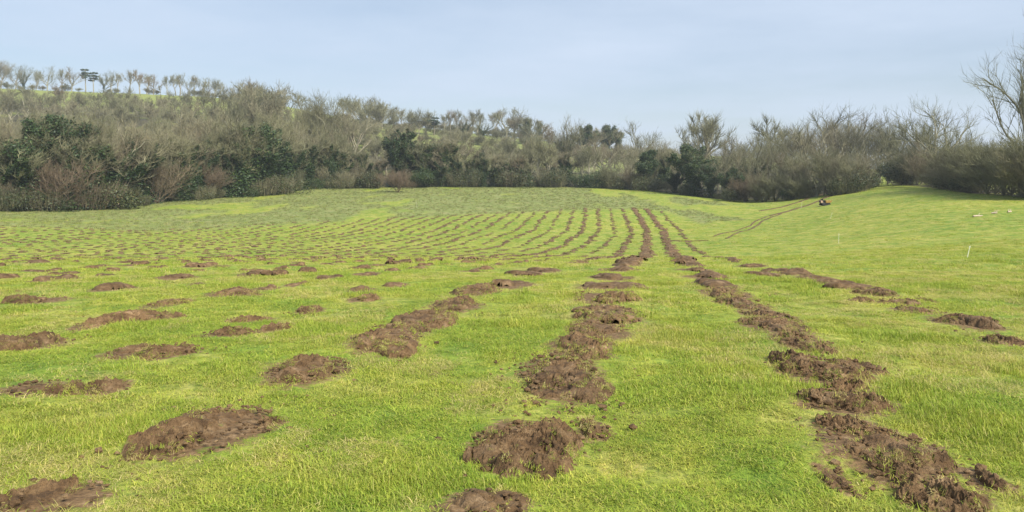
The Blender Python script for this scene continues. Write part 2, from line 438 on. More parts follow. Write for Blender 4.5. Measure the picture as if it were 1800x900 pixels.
row_strength[2] = 0.8
far_m = []
for k in range(-58, 3):
    d = first_d.get(k, 14.0) + random.uniform(0, 0.6)
    while d < 160:
        x = row_x(k, d); px = CX + F * x / d
        st = row_strength[k]
        step = random.uniform(1.55, 2.2) if k not in (0, 1) else random.uniform(1.15, 1.5)
        if -40 < px < 1840 and d < field_end(px) + random.uniform(-3, 2) and (k < 2 or d < 150):
            skip = 0.0 if k in (0, 1) else (0.08 if d > 55 else 0.2)
            if random.random() > skip:
                wd = random.uniform(0.34, 0.56) * st ** 0.6; ln = random.uniform(0.45, 0.8) * st ** 0.5
                hh = random.uniform(0.08, 0.16) * st
                if d > 55: wd *= 1.12; ln *= 1.35
                if k in (0, 1): wd = random.uniform(0.52, 0.72); ln = random.uniform(0.75, 0.95)
                if k in (0, 1) and d > 55: wd *= 1.15
                far_m.append([k, x + random.gauss(0, 0.13), d, wd, ln, hh])
        d += step
# those that show largest are things of their own, the rest one mass
def shown(m):
    k, x, y, w, l, h = m
    px = CX + F * x / y
    z = base_z(np.array([x]), np.array([y]))[0]
    hidden = 0.12 if 36 < y < 62 and px < 1350 else 1.0
    return hidden * 4 * w * F / y * (h + l * max(0.02, (EYE - z) / y)) * F / y * (1 if -20 < px < 1820 else 0.05)
far_m.sort(key=shown, reverse=True)
n_more = 290 - len(mounds)
mounds += far_m[:n_more]
rest = far_m[n_more:]

# ------------------------------------------------------------------ ground sheet
def soil_field(X, Y, ms, grow=1.0):
    s = np.zeros_like(X)
    for k, x, y, w, l, h in ms:
        r = max(w, l) * 1.9
        i = np.where((np.abs(X - x) < r) & (np.abs(Y - y) < r))[0]
        if len(i) == 0: continue
        q = np.sqrt(((X[i] - x) / (w * grow)) ** 2 + ((Y[i] - y) / (l * grow)) ** 2)
        s[i] = np.maximum(s[i], np.clip((1.58 - q) * 1.0, 0, 1))
    return s

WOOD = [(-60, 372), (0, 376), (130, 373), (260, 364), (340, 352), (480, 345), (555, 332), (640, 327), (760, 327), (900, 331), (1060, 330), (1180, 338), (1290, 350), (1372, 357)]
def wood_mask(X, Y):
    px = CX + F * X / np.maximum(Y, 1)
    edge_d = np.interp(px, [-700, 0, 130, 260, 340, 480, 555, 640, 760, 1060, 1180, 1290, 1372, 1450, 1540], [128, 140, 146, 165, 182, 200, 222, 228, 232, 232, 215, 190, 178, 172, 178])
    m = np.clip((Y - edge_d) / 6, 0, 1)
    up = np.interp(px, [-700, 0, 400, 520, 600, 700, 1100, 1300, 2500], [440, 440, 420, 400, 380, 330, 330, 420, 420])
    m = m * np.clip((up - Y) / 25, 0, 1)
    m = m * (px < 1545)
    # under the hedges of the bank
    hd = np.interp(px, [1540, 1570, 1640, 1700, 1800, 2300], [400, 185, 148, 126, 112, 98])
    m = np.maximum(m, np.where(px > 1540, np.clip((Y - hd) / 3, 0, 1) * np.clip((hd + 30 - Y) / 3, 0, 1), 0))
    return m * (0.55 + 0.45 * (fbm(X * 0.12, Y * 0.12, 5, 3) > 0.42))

def rush_mask(X, Y):
    px = CX + F * X / np.maximum(Y, 1)
    fe = field_end(px)
    nz = fbm(X * 0.11, Y * 0.05, 31, 4)
    a = np.clip((Y - fe + 6) / 8, 0, 1) * np.clip((300 - Y) / 60, 0, 1)
    left = np.interp(px, [-300, 0, 500, 1100, 1180, 1260, 1330, 1420], [0.95, 0.95, 0.9, 0.82, 0.74, 0.6, 0.4, 0.0])
    a = a * np.clip((nz - (0.88 - left * 0.66)) / 0.10, 0, 1)
    hill = np.clip((Y - 225) / 20, 0, 1) * np.clip((px - 540) / 60, 0, 1) * np.clip((1420 - px) / 60, 0, 1) * (0.62 + 0.38 * fbm(X * 0.05, Y * 0.03, 61, 3))
    hill = np.maximum(hill, 0.55 * np.clip((Y - 380) / 60, 0, 1))
    return np.where((px < 1420) & (Y > 90), np.maximum(a, hill), 0)

def build_ground():
    ny, nx = 430, 380
    ys = np.concatenate([-np.exp(np.linspace(math.log(40), math.log(2.2), 14)) + 0.0, np.exp(np.linspace(math.log(2.2), math.log(1000), ny))])
    ys[:14] = np.linspace(-40, 1.9, 14)
    t = np.linspace(-1, 1, nx)
    # columns fan out so that the ground stays fine where it is near
    V = []
    for y in ys:
        half = 14 + 1.05 * max(y, 0) if y < 900 else 14 + 1.05 * 900 + (y - 900) * 1.3
        V.append(np.stack([np.sign(t) * np.abs(t) ** 1.0 * half, np.full(nx, y)], 1))
    V = np.concatenate(V)
    X, Y = V[:, 0], V[:, 1]
    soil = np.zeros(len(X))
    sel = (Y > 2) & (Y < 45)
    soil[sel] = soil_field(X[sel], Y[sel], mounds)
    Z = gz(X, Y) + 0.02 * soil
    F_ = []
    n = len(ys)
    I = np.arange(n * nx).reshape(n, nx)
    Q = np.stack([I[:-1, :-1], I[:-1, 1:], I[1:, 1:], I[1:, :-1]], -1).reshape(-1, 4)
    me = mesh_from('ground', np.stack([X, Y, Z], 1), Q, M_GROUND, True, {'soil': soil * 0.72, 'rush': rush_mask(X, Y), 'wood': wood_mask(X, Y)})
    o = obj('ground', me); tag(o, kind='structure')
build_ground()

# muddy wheel track up to the gap in the trees, and fainter ruts across the pasture
def strip(name, pts, w0, w1, mat, lift=0.03, seed=1):
    P = np.array([at(*p) for p in pts]); 
    t = np.concatenate([[0], np.cumsum(np.linalg.norm(np.diff(P, axis=0), axis=1))])
    n = int(t[-1] / 0.5) + 2
    s = np.linspace(0, t[-1], n)
    X = np.interp(s, t, P[:, 0]); Y = np.interp(s, t, P[:, 1])
    X = X + (vnoise(s * 0.15, s * 0, seed) - 0.5) * 0.8
    tx = np.gradient(X); ty = np.gradient(Y); q = np.hypot(tx, ty); nxv, nyv = -ty / q, tx / q
    w = np.interp(s, [0, t[-1]], [w0, w1])
    rows = []
    for j, f in enumerate((-1, -0.5, 0, 0.5, 1)):
        ww = w * f * (0.6 + 0.8 * vnoise(s * 0.9, s * 0 + j, seed + 3))
        x = X + nxv * ww; y = Y + nyv * ww
        z = gz(x, y) + (lift if abs(f) < 1 else -0.05) + (0.05 if abs(f) == 0.5 else 0)
        rows.append(np.stack([x, y, z], 1))
    V = np.concatenate(rows); I = np.arange(5 * n).reshape(5, n)
    Q = np.stack([I[:-1, :-1], I[1:, :-1], I[1:, 1:], I[:-1, 1:]], -1).reshape(-1, 4)
    o = obj(name, mesh_from(name, V, Q, mat, True)); tag(o, kind='structure')
strip('muddy_track', [(1335, 370), (1385, 360), (1420, 350), (1445, 342), (1475, 333)], 0.35, 0.6, M_MUD, 0.07, 2)
strip('muddy_track', [(1350, 379), (1392, 368), (1432, 356), (1462, 344), (1485, 336)], 0.35, 0.55, M_MUD, 0.07, 5)
strip('wheel_rut', [(1160, 421), (1200, 423), (1245, 424)], 0.28, 0.25, M_MUD, 0.05, 9)
strip('wheel_rut', [(1250, 416), (1290, 406), (1330, 390), (1362, 376)], 0.16, 0.28, M_MUD, 0.03, 12)
strip('wheel_rut', [(1272, 421), (1310, 405), (1345, 388), (1375, 374)], 0.16, 0.28, M_MUD, 0.03, 15)

# ------------------------------------------------------------------ soil heap meshes
def heap_mesh(name, n, w, l, h, seed, rough=1.0):
    """spoil dropped and patted by a bucket: a few overlapping flat lumps, smeared on top and crumbly at the rim"""
    rg = np.random.default_rng(seed)
    a = np.linspace(-1.3, 1.3, n)
    A, B = np.meshgrid(a, a)
    sx, sy = A * w, B * l
    wx = A + (fbm(sx * 3.2 + seed, sy * 3.2, seed + 41, 4, 0.6) - 0.5) * 0.55; wy = B + (fbm(sx * 3.2 - 40, sy * 3.2 + seed, seed + 43, 4, 0.6) - 0.5) * 0.55
    prof = np.full(A.shape, -1.0)
    nb = rg.integers(3, 6)
    for i in range(nb):
        cx, cy = rg.uniform(-0.42, 0.42), rg.uniform(-0.42, 0.42)
        ra, rb = rg.uniform(0.42, 0.72), rg.uniform(0.35, 0.66); t = rg.uniform(0, 3.14); hb = rg.uniform(0.55, 1.0)
        u = ((wx - cx) * math.cos(t) + (wy - cy) * math.sin(t)) / ra; v = (-(wx - cx) * math.sin(t) + (wy - cy) * math.cos(t)) / rb
        q = np.sqrt(u * u + v * v)
        pb = 1 - q ** 3.0
        prof = np.maximum(prof, np.where(pb > 0, hb * np.clip(pb, 0, 1) ** 0.75, pb))
    prof = np.clip(np.minimum(prof, (1.16 - np.maximum(np.abs(A), np.abs(B))) * 3.5), -1, 1)
    o1 = fbm(sx * 2.2 + seed, sy * 2.2, seed + 9, 3)
    smear = np.clip((fbm(sx * 2.6 - seed, sy * 2.6, seed + 51, 2) - 0.47) * 9, 0, 1)
    lump = fbm(sx * 15, sy * 15 + seed, seed + 17, 4, 0.65)
    lump2 = fbm(sx * 42, sy * 42 + seed, seed + 19, 3, 0.6)
    ridged = np.abs(fbm(sx * 6 + 3 * seed, sy * 6, seed + 13, 4) * 2 - 1)
    crack = np.abs(fbm(sx * 4.5 + 7, sy * 4.5 - seed, seed + 23, 4) - 0.5)
    k = np.clip(prof * 2.6, 0, 1) * rough
    zz = prof * h * (0.45 + 1.1 * o1)
    zz = zz + k * (1 - 0.72 * smear) * ((lump - 0.45) * 0.12 + (lump2 - 0.5) * 0.045 + (0.3 - ridged) * 0.05) - k * np.clip(0.035 - crack, 0, 1) * 1.1
    jx = (fbm(sx * 9, sy * 9, seed + 31, 3) - 0.5) * 0.08 * k; jy = (fbm(sx * 9 + 50, sy * 9, seed + 37, 3) - 0.5) * 0.08 * k
    zz = np.where(prof < 0, -0.02 + prof * 0.6, np.maximum(zz, -0.01))
    V = np.stack([sx + jx, sy + jy, zz], -1).reshape(-1, 3)
    I = np.arange(n * n).reshape(n, n)
    Q = np.stack([I[:-1, :-1], I[:-1, 1:], I[1:, 1:], I[1:, :-1]], -1).reshape(-1, 4)
    keep = (prof.reshape(-1)[Q] > -0.22).all(1)
    Q = Q[keep]
    used = np.unique(Q); re = -np.ones(n * n, int); re[used] = np.arange(len(used))
    return mesh_from(name, V[used], re[Q], M_SOIL, n < 40)

ICO_V = None
def clod_mesh(name, n, w, l, h, seed, size=(0.005, 0.018)):
    rg = np.random.default_rng(seed)
    t = (1 + 5 ** 0.5) / 2
    iv = np.array([(-1, t, 0), (1, t, 0), (-1, -t, 0), (1, -t, 0), (0, -1, t), (0, 1, t), (0, -1, -t), (0, 1, -t), (t, 0, -1), (t, 0, 1), (-t, 0, -1), (-t, 0, 1)]) / 1.9
    fi = np.array([(0, 11, 5), (0, 5, 1), (0, 1, 7), (0, 7, 10), (0, 10, 11), (1, 5, 9), (5, 11, 4), (11, 10, 2), (10, 7, 6), (7, 1, 8), (3, 9, 4), (3, 4, 2), (3, 2, 6), (3, 6, 8), (3, 8, 9), (4, 9, 5), (2, 4, 11), (6, 2, 10), (8, 6, 7), (9, 8, 1)])
    V, Fc = [], []
    for i in range(n):
        r = rg.uniform(0.3, 1.0) ** 0.6 * rg.choice([0.8, 1.1, 1.45, 1.9]); a = rg.uniform(0, 6.28)
        s = rg.uniform(*size) * (1 if rg.random() > 0.08 else 2.0)
        q = min(1.0, r)
        c = np.array([math.cos(a) * r * w, math.sin(a) * r * l, max(0, (1 - q ** 2.4)) ** 0.62 * h * 0.85 + s * 0.3])
        V.append(iv * s * rg.uniform(0.6, 1.35, (12, 3)) * np.array([1.2, 1, 0.75]) + c); Fc.append(fi + 12 * i)
    return mesh_from(name, np.concatenate(V), np.concatenate(Fc), M_SOIL)

ROWNAME = {0: 'bare strip left of centre', 1: 'bare strip right of centre', 2: 'broken row furthest right'}
def rowname(k):
    if k in ROWNAME: return ROWNAME[k]
    return f'{ordinal(-k)} row left of strips'
protos = [heap_mesh('soil_heap', 34, 0.5, 0.65, 0.17, 300 + i) for i in range(9)]
proto_small = [heap_mesh('soil_heap', 16, 0.5, 0.65, 0.17, 400 + i) for i in range(8)]
shreds = []
mounds.sort(key=lambda m: (m[0], m[2]))
cnt = {}
for i, m in enumerate(mounds):
    k, x, y, w, l, h = m
    cnt[k] = cnt.get(k, 0) + 1
    sl = float(base_z(np.array([x]), np.array([y + 0.5]))[0] - base_z(np.array([x]), np.array([y - 0.5]))[0])
    z = g(x, y)
    root = bpy.data.objects.new('soil_mound', None); col.objects.link(root)
    root.empty_display_size = 0.2
    root.location = (x, y, z - 0.01); root.rotation_euler = (math.atan(sl), 0, random.uniform(-0.12, 0.12))
    near = y < 17
    if near:
        n = 170 if y < 9 else (100 if y < 12 else 64)
        me = heap_mesh('soil_heap', n, w, l, h, 1000 + i)
        obj('soil_heap', me, root)
        co = np.zeros(len(me.vertices) * 3, np.float32); me.vertices.foreach_get('co', co); co = co.reshape(-1, 3)
        rim = np.hypot(co[:, 0] / w, co[:, 1] / l) + R.normal(0, 0.15, len(co))
        ok = np.where((co[:, 2] > -0.005) & (rim > 0.5))[0]
        for j in R.choice(ok, min(len(ok), int(60 * w * l / 0.4) + 8)):
            shreds.append((x + co[j, 0], y + co[j, 1], z + co[j, 2] + sl * co[j, 1] - 0.015))
        nc = int(320 * w * l / 0.4) if y < 9 else 70
        tag(obj('clods', clod_mesh('clods', max(12, nc), w, l, h, 2000 + i), root), kind='stuff')
    else:
        me = random.choice(protos if y < 40 else proto_small)
        root.rotation_euler[2] = random.uniform(-0.3, 0.3) + random.choice((0, math.pi))
        if root.rotation_euler[2] > 2: root.rotation_euler[0] *= -1
        obj('soil_heap', me, root, scale=(w / 0.5, l / 0.65, h / 0.17 * 1.0))
    size = 'large' if w * l > 0.36 else ('small' if w * l < 0.2 else 'middling')
    shape = 'broad crumbly' if w > l * 1.25 else ('long flattened' if l > w * 1.25 else 'lumpy')
    tag(root, f'{size} {shape} soil mound, {ordinal(cnt[k])} from near end of {rowname(k)}', 'soil mound', 'soil mounds dug in rows across the pasture')

# the many small heaps further off
def far_heaps():
    V, Fq = [], []; off = 0
    src = []
    for me in proto_small:
        v = np.zeros(len(me.vertices) * 3, np.float32); me.vertices.foreach_get('co', v)
        f = np.zeros(len(me.polygons) * 4, np.int32); me.polygons.foreach_get('vertices', f)
        src.append((v.reshape(-1, 3), f.reshape(-1, 4)))
    for k, x, y, w, l, h in rest:
        v, f = random.choice(src)
        a = random.uniform(-0.3, 0.3) + random.choice((0, math.pi))
        s = v * np.array([w / 0.5, l / 0.65, h / 0.17])
        p = np.stack([s[:, 0] * math.cos(a) - s[:, 1] * math.sin(a) + x, s[:, 0] * math.sin(a) + s[:, 1] * math.cos(a) + y, s[:, 2]], 1)
        p[:, 2] += gz(p[:, 0], p[:, 1]) + 0.02
        V.append(p); Fq.append(f + off); off += len(v)
    o = obj('distant_soil_heaps', mesh_from('distant_soil_heaps', np.concatenate(V), np.concatenate(Fq), M_SOIL, True))
    tag(o, 'fine lines of small brown heaps on the valley floor', 'soil heaps', kind='stuff')
far_heaps()

# ------------------------------------------------------------------ trees: grown as branches
def tube(pts, rad, sides):
    pts = np.asarray(pts); n = len(pts)
    V = []; T = np.gradient(pts, axis=0); T /= np.linalg.norm(T, axis=1)[:, None] + 1e-9
    up = np.array([0.31, 0.95, 0.05])
    for i in range(n):
        a = np.cross(T[i], up); a /= np.linalg.norm(a) + 1e-9; b = np.cross(T[i], a)
        for s in range(sides):
            t = 2 * math.pi * s / sides
            V.append(pts[i] + rad[i] * (math.cos(t) * a + math.sin(t) * b))
    Fq = []
    for i in range(n - 1):
        for s in range(sides):
            Fq.append((i * sides + s, i * sides + (s + 1) % sides, (i + 1) * sides + (s + 1) % sides, (i + 1) * sides + s))
    return np.array(V), np.array(Fq)

def join(parts):
    V, Fq, off = [], [], 0
    for v, f in parts:
        V.append(v); Fq.append(f + off); off += len(v)
    return np.concatenate(V), np.concatenate(Fq)

def cones(P0, P1, r, rg, sides=3):
    """slender twigs: three faces tapering to a point each"""
    D = P1 - P0; L = np.linalg.norm(D, axis=1)[:, None] + 1e-9; D = D / L
    a = np.cross(D, rg.normal(size=D.shape)); a /= np.linalg.norm(a, axis=1)[:, None] + 1e-9
    b = np.cross(D, a)
    n = len(P0)
    r = np.broadcast_to(np.asarray(r, float), (n,))[:, None]
    ring = [P0 + r * (math.cos(2 * math.pi * s / 3) * a + math.sin(2 * math.pi * s / 3) * b) for s in range(3)]
    V = np.stack(ring + [P1], 1).reshape(-1, 3)
    base = np.arange(n)[:, None] * 4
    Fq = np.concatenate([base + np.array([[0, 1, 3]]), base + np.array([[1, 2, 3]]), base + np.array([[2, 0, 3]])])
    return V, Fq

def rnd_dirs(D, ang, rg):
    """directions turned away from D by about ang"""
    p = np.cross(D, rg.normal(size=D.shape)); p /= np.linalg.norm(p, axis=1)[:, None] + 1e-9
    return D * np.cos(ang)[:, None] + p * np.sin(ang)[:, None]

def grow(seed, H, style):
    """limbs (polylines with radii, by level) and the fine spray of twigs of one bare tree"""
    rg = np.random.default_rng(seed)
    P = dict(
        round=dict(trunk=0.42, lim=9, a0=(0.5, 1.15), l1=0.62, up=0.10, twig=0.085, n3=(6, 9), kids=6, r0=0.026, first=0.45),
        tall=dict(trunk=0.49, lim=14, a0=(0.10, 0.72), l1=0.58, up=0.13, twig=0.070, n3=(5, 8), kids=6, r0=0.020, first=0.30),
        spread=dict(trunk=0.28, lim=11, a0=(0.45, 1.35), l1=0.74, up=0.05, twig=0.060, n3=(8, 10), kids=8, r0=0.034, first=0.5),
        dome=dict(trunk=0.34, lim=17, a0=(0.08, 1.25), l1=0.62, up=0.03, twig=0.065, n3=(6, 9), kids=7, r0=0.026, first=0.55),
        bush=dict(trunk=0.06, lim=19, a0=(0.10, 1.05), l1=0.80, up=0.07, twig=0.13, n3=(7, 9), kids=5, r0=0.014, first=0.2),
        sparse=dict(trunk=0.60, lim=9, a0=(0.35, 0.95), l1=0.44, up=0.13, twig=0.075, n3=(5, 6), kids=4, r0=0.024, first=0.42),
    )[style]
    limbs = []
    def poly(p, d, L, n, wob, up):
        pts = [np.array(p, float)]; d = np.array(d, float)
        for i in range(n):
            d = d + rg.normal(size=3) * wob + np.array([0, 0, up]); d /= np.linalg.norm(d)
            pts.append(pts[-1] + d * L / n)
        return np.array(pts)
    tr = poly((0, 0, -0.3), (rg.normal() * 0.06, rg.normal() * 0.06, 1), H * P['trunk'] + 0.3, 7, 0.07, 0.05)
    R0 = H * P['r0']
    limbs.append((0, tr, np.linspace(R0, R0 * (0.55 if P['trunk'] < 0.5 else 0.25), len(tr))))
    l1 = []
    for i in range(P['lim']):
        t = P['first'] + (1 - P['first']) * (i + rg.random()) / P['lim'] if P['trunk'] > 0.2 else rg.random()
        j = t * (len(tr) - 1); k = min(int(j), len(tr) - 2); p = tr[k] + (tr[k + 1] - tr[k]) * (j - k)
        az = i * 2.4 + rg.normal() * 0.35; a = rg.uniform(*P['a0'])
        if P['trunk'] > 0.5: a = a * (1.25 - 0.7 * t)
        d = (math.sin(a) * math.cos(az), math.sin(a) * math.sin(az), math.cos(a))
        L = H * P['l1'] * rg.uniform(0.75, 1.1) * ((1.15 - 0.55 * t) if P['trunk'] > 0.5 else 1.0)
        q = poly(p, d, L, 7, 0.16, P['up'])
        r = R0 * (0.42 if P['trunk'] < 0.5 else 0.3) * rg.uniform(0.8, 1.1)
        if style == 'bush': r = R0 * 0.40
        limbs.append((1, q, np.linspace(r * 1.3, r * 0.42, len(q)))); l1.append((q, r, L))
    l2 = []
    for q, r, L in l1:
        for c in range(P['kids'] + rg.integers(0, 3)):
            t = rg.uniform(0.22, 1.0); j = t * (len(q) - 1); k = min(int(j), len(q) - 2)
            p = q[k] + (q[k + 1] - q[k]) * (j - k); D = q[k + 1] - q[k]; D = D / np.linalg.norm(D)
            d = rnd_dirs(D[None], np.array([rg.uniform(0.4, 0.95)]), rg)[0] + np.array([0, 0, 0.22])
            L2 = L * rg.uniform(0.38, 0.62) * (1.1 - 0.4 * t)
            s = poly(p, d, L2, 5, 0.2, P['up'] * 0.8)
            limbs.append((2, s, np.linspace(r * 0.58, r * 0.2, len(s)))); l2.append((s, L2))
        l2.append((q[3:], L * 0.5))
    # third-order branches and the twigs on them, all at once
    S0, S1 = [], []
    for s, L in l2:
        nb = rg.integers(*P['n3'])
        for c in range(nb):
            j = rg.uniform(0.2, 1.0) * (len(s) - 1); k = min(int(j), len(s) - 2)
            p = s[k] + (s[k + 1] - s[k]) * (j - k); D = s[k + 1] - s[k]; D = D / (np.linalg.norm(D) + 1e-9)
            d = rnd_dirs(D[None], np.array([rg.uniform(0.35, 0.95)]), rg)[0] + np.array([0, 0, 0.12])
            S0.append(p); S1.append(p + d * L * rg.uniform(0.3, 0.6))
    S0 = np.array(S0); S1 = np.array(S1)
    reps = {'bush': 4}.get(style, 4)
    i = np.repeat(np.arange(len(S0)), reps)
    t = rg.uniform(0.15, 1.0, len(i))[:, None]
    T0 = S0[i] + (S1[i] - S0[i]) * t
    D = S1[i] - S0[i]; D /= np.linalg.norm(D, axis=1)[:, None] + 1e-9
    T1 = T0 + (rnd_dirs(D, rg.uniform(0.2, 0.8, len(i)), rg) + np.array([0, 0, 0.2 if style in ('spread', 'round') else 0.42])) * (H * P['twig'] * rg.uniform(0.5, 1.15, len(i)))[:, None]
    return limbs, S0, S1, T0, T1, rg

def leaf_quads(P, size, rg, out=None):
    n = len(P)
    N = rg.normal(size=(n, 3)); 
    if out is not None: N = N * 0.7 + out
    N /= np.linalg.norm(N, axis=1)[:, None] + 1e-9
    a = np.cross(N, rg.normal(size=(n, 3))); a /= np.linalg.norm(a, axis=1)[:, None] + 1e-9
    b = np.cross(N, a)
    s = (size * rg.uniform(0.55, 1.25, n))[:, None]
    V = np.stack([P - a * s, P - b * s * 0.62 + N * s * 0.2, P + a * s, P + b * s * 0.62 + N * s * 0.2], 1).reshape(-1, 3)
    Q = np.arange(n * 4).reshape(n, 4)
    tint = np.repeat(np.clip(rg.normal(0.5, 0.25, n), 0, 1), 4)
    return V, Q, tint

class Proto: pass
TREES = {}
def make_proto(key, seed, H, style, twig_r, twig_mat=None, ivy=None, n_ivy=4600, leaf=0.115):
    limbs, S0, S1, T0, T1, rg = grow(seed, H, style)
    p = Proto(); p.H = 0
    top = max(T1[:, 2].max(), S1[:, 2].max()); p.H = float(np.percentile(T1[:, 2], 99.6))
    p.width = float(np.percentile(np.abs(T1[:, 0]), 97) * 2)
    trunk = join([tube(q, r, 7 if lv == 0 else 5) for lv, q, r in limbs if lv < 2])
    p.trunk = mesh_from('trunk', trunk[0], trunk[1], (twig_mat or M_TWIG) if style == 'bush' else M_BARK, True)
    c = [cones(S0, S1, np.full(len(S0), twig_r * 1.7), rg), cones(T0, T1, np.full(len(T0), twig_r), rg)]
    for lv, q, r in limbs:
        if lv == 2: c.append(cones(q[:-1], q[1:] + (q[1:] - q[:-1]) * 0.5, np.maximum(r[:-1], twig_r * 2.2), rg))
    cv, cf = join(c)
    p.crown = mesh_from('crown', cv, cf, twig_mat or M_TWIG)
    p.ivy = None
    if ivy:
        pts, outs = [], []
        for lv, q, r in limbs:
            if lv == 0: lim, wgt, thick = ivy['trunk_top'] * p.H, 1.0, ivy['r0']
            elif lv == 1: lim, wgt, thick = ivy['limb_top'] * p.H, ivy['limb'], ivy['r1']
            elif lv == 2 and ivy.get('twig'): lim, wgt, thick = ivy['limb_top'] * p.H, ivy['twig'], ivy['r1'] * 0.9
            else: continue
            L = np.linalg.norm(np.diff(q, axis=0), axis=1).sum()
            n = int(n_ivy * wgt * L / p.H * (1 if lv == 0 else 0.42))
            t = rg.random(n) * (len(q) - 1); k = np.minimum(t.astype(int), len(q) - 2)
            c0 = q[k] + (q[k + 1] - q[k]) * (t - k)[:, None]
            z = c0[:, 2]
            w = thick * (0.3 + 1.35 * vnoise(z * 0.9 + lv * 13 + q[0, 0] * 5, z * 0 + seed, seed)) * (1.0 - 0.45 * np.clip(z / max(lim, 0.1), 0, 1))
            dv = rg.normal(size=(n, 3)); dv /= np.linalg.norm(dv, axis=1)[:, None]
            rr = w * rg.random(n) ** 0.45
            keep = z < lim * (0.9 + 0.2 * rg.random(n))
            pts.append((c0 + dv * rr[:, None])[keep]); outs.append(dv[keep])
        pts = np.concatenate(pts); outs = np.concatenate(outs)
        V, Q, tint = leaf_quads(pts, leaf, rg, outs)
        p.ivy = mesh_from('ivy', V, Q, M_IVY, False, {'tint': tint})
    TREES.setdefault(key, []).append(p)

for i in range(4): make_proto('round', 50 + i, 12, 'round', 0.0135)
for i in range(2): make_proto('round_ivy', 60 + i, 12, 'round', 0.0135, ivy=dict(trunk_top=0.75, r0=0.75, limb=0.75, limb_top=0.62, r1=0.50))
for i in range(3): make_proto('tall', 70 + i, 13, 'tall', 0.0135)
for i in range(4): make_proto('tall_ivy', 80 + i, 13, 'tall', 0.0135, ivy=dict(trunk_top=0.72, r0=0.95, limb=0.5, limb_top=0.62, r1=0.5))
for i in range(2): make_proto('column_ivy', 90 + i, 10, 'sparse', 0.016, ivy=dict(trunk_top=0.90, r0=0.95, limb=0.9, limb_top=0.8, r1=0.6), n_ivy=8500)
for i in range(2): make_proto('dense_ivy', 95 + i, 9, 'sparse', 0.014, ivy=dict(trunk_top=1.0, r0=1.15, limb=1.25, limb_top=0.98, r1=0.9, twig=0.9), n_ivy=7500, leaf=0.11)
make_proto('goblet_ivy', 99, 13, 'sparse', 0.015, ivy=dict(trunk_top=1.0, r0=0.9, limb=1.7, limb_top=0.96, r1=1.2, twig=0.9), n_ivy=5200, leaf=0.135)
for i in range(3): make_proto('bush', 120 + i, 6, 'bush', 0.012)
for i in range(2): make_proto('bush_red', 126 + i, 6, 'bush', 0.012, M_TWIG_RED)
for i in range(3): make_proto('sparse', 130 + i, 12, 'sparse', 0.02)

for i in range(3): make_proto('round_far', 170 + i, 11, 'round', 0.027)
for i in range(3): make_proto('tall_far', 174 + i, 12, 'tall', 0.027)
for i in range(3): make_proto('scrub_far', 178 + i, 7, 'bush', 0.022)
make_proto('dome', 195, 17, 'dome', 0.015)
make_proto('great', 191, 24, 'tall', 0.018)

def leafy_bush(key, seed, n, mat, leaf, H=2.4, wx=2.0, bare=0.5):
    """bramble or evergreen thicket: leaf-sized faces through lumpy mounds, stems inside and shoots above"""
    rg = np.random.default_rng(seed)
    lobes = [(rg.normal(0, wx * 0.45), rg.normal(0, wx * 0.35), H * rg.uniform(0.25, 0.6), H * rg.uniform(0.28, 0.5)) for i in range(9)]
    P, O = [], []
    for x, y, z, r in lobes:
        m = n // 9
        d = rg.normal(size=(m, 3)); d /= np.linalg.norm(d, axis=1)[:, None]
        rr = r * (0.55 + 0.5 * rg.random(m)) * (0.8 + 0.5 * vnoise(d[:, 0] * 3 + seed, d[:, 2] * 3 + x, seed))
        P.append(np.array([x, y, z]) + d * rr[:, None] * np.array([1.15, 1, 0.95])); O.append(d)
    P = np.concatenate(P); O = np.concatenate(O); k = P[:, 2] > -0.1; P, O = P[k], O[k]
    V, Q, tint = leaf_quads(P, leaf, rg, O)
    p = Proto(); p.H = float(np.percentile(P[:, 2], 99)); p.width = wx * 2
    p.ivy = mesh_from('foliage', V, Q, mat, False, {'tint': tint})
    S0, S1 = [], []
    ns = int(500 * bare) + 40
    a = rg.uniform(0, 6.28, ns); r = rg.random(ns) ** 0.5 * wx
    S0 = np.stack([np.cos(a) * r * 0.7, np.sin(a) * r * 0.6, rg.uniform(0, H * 0.5, ns)], 1)
    S1 = S0 + np.stack([np.cos(a) * rg.uniform(0.1, 0.7, ns), np.sin(a) * rg.uniform(0.1, 0.7, ns), rg.uniform(0.5, 1.1, ns) * H * 0.62], 1)
    S1[:, 2] = np.minimum(S1[:, 2], H * 1.15)
    v, f = cones(S0, S1, np.full(ns, 0.014), rg)
    p.crown = mesh_from('stems', v, f, M_TWIG); p.trunk = None
    TREES.setdefault(key, []).append(p)
for i in range(3): leafy_bush('bramble', 140 + i, 3600, M_BRAMBLE, 0.08, bare=1.0)
for i in range(2): leafy_bush('evergreen', 150 + i, 5200, M_IVY, 0.10, H=3.6, wx=2.3, bare=0.3)
leafy_bush('bracken', 155, 700, M_BRACKEN, 0.10, H=1.2, wx=1.2, bare=0.1)

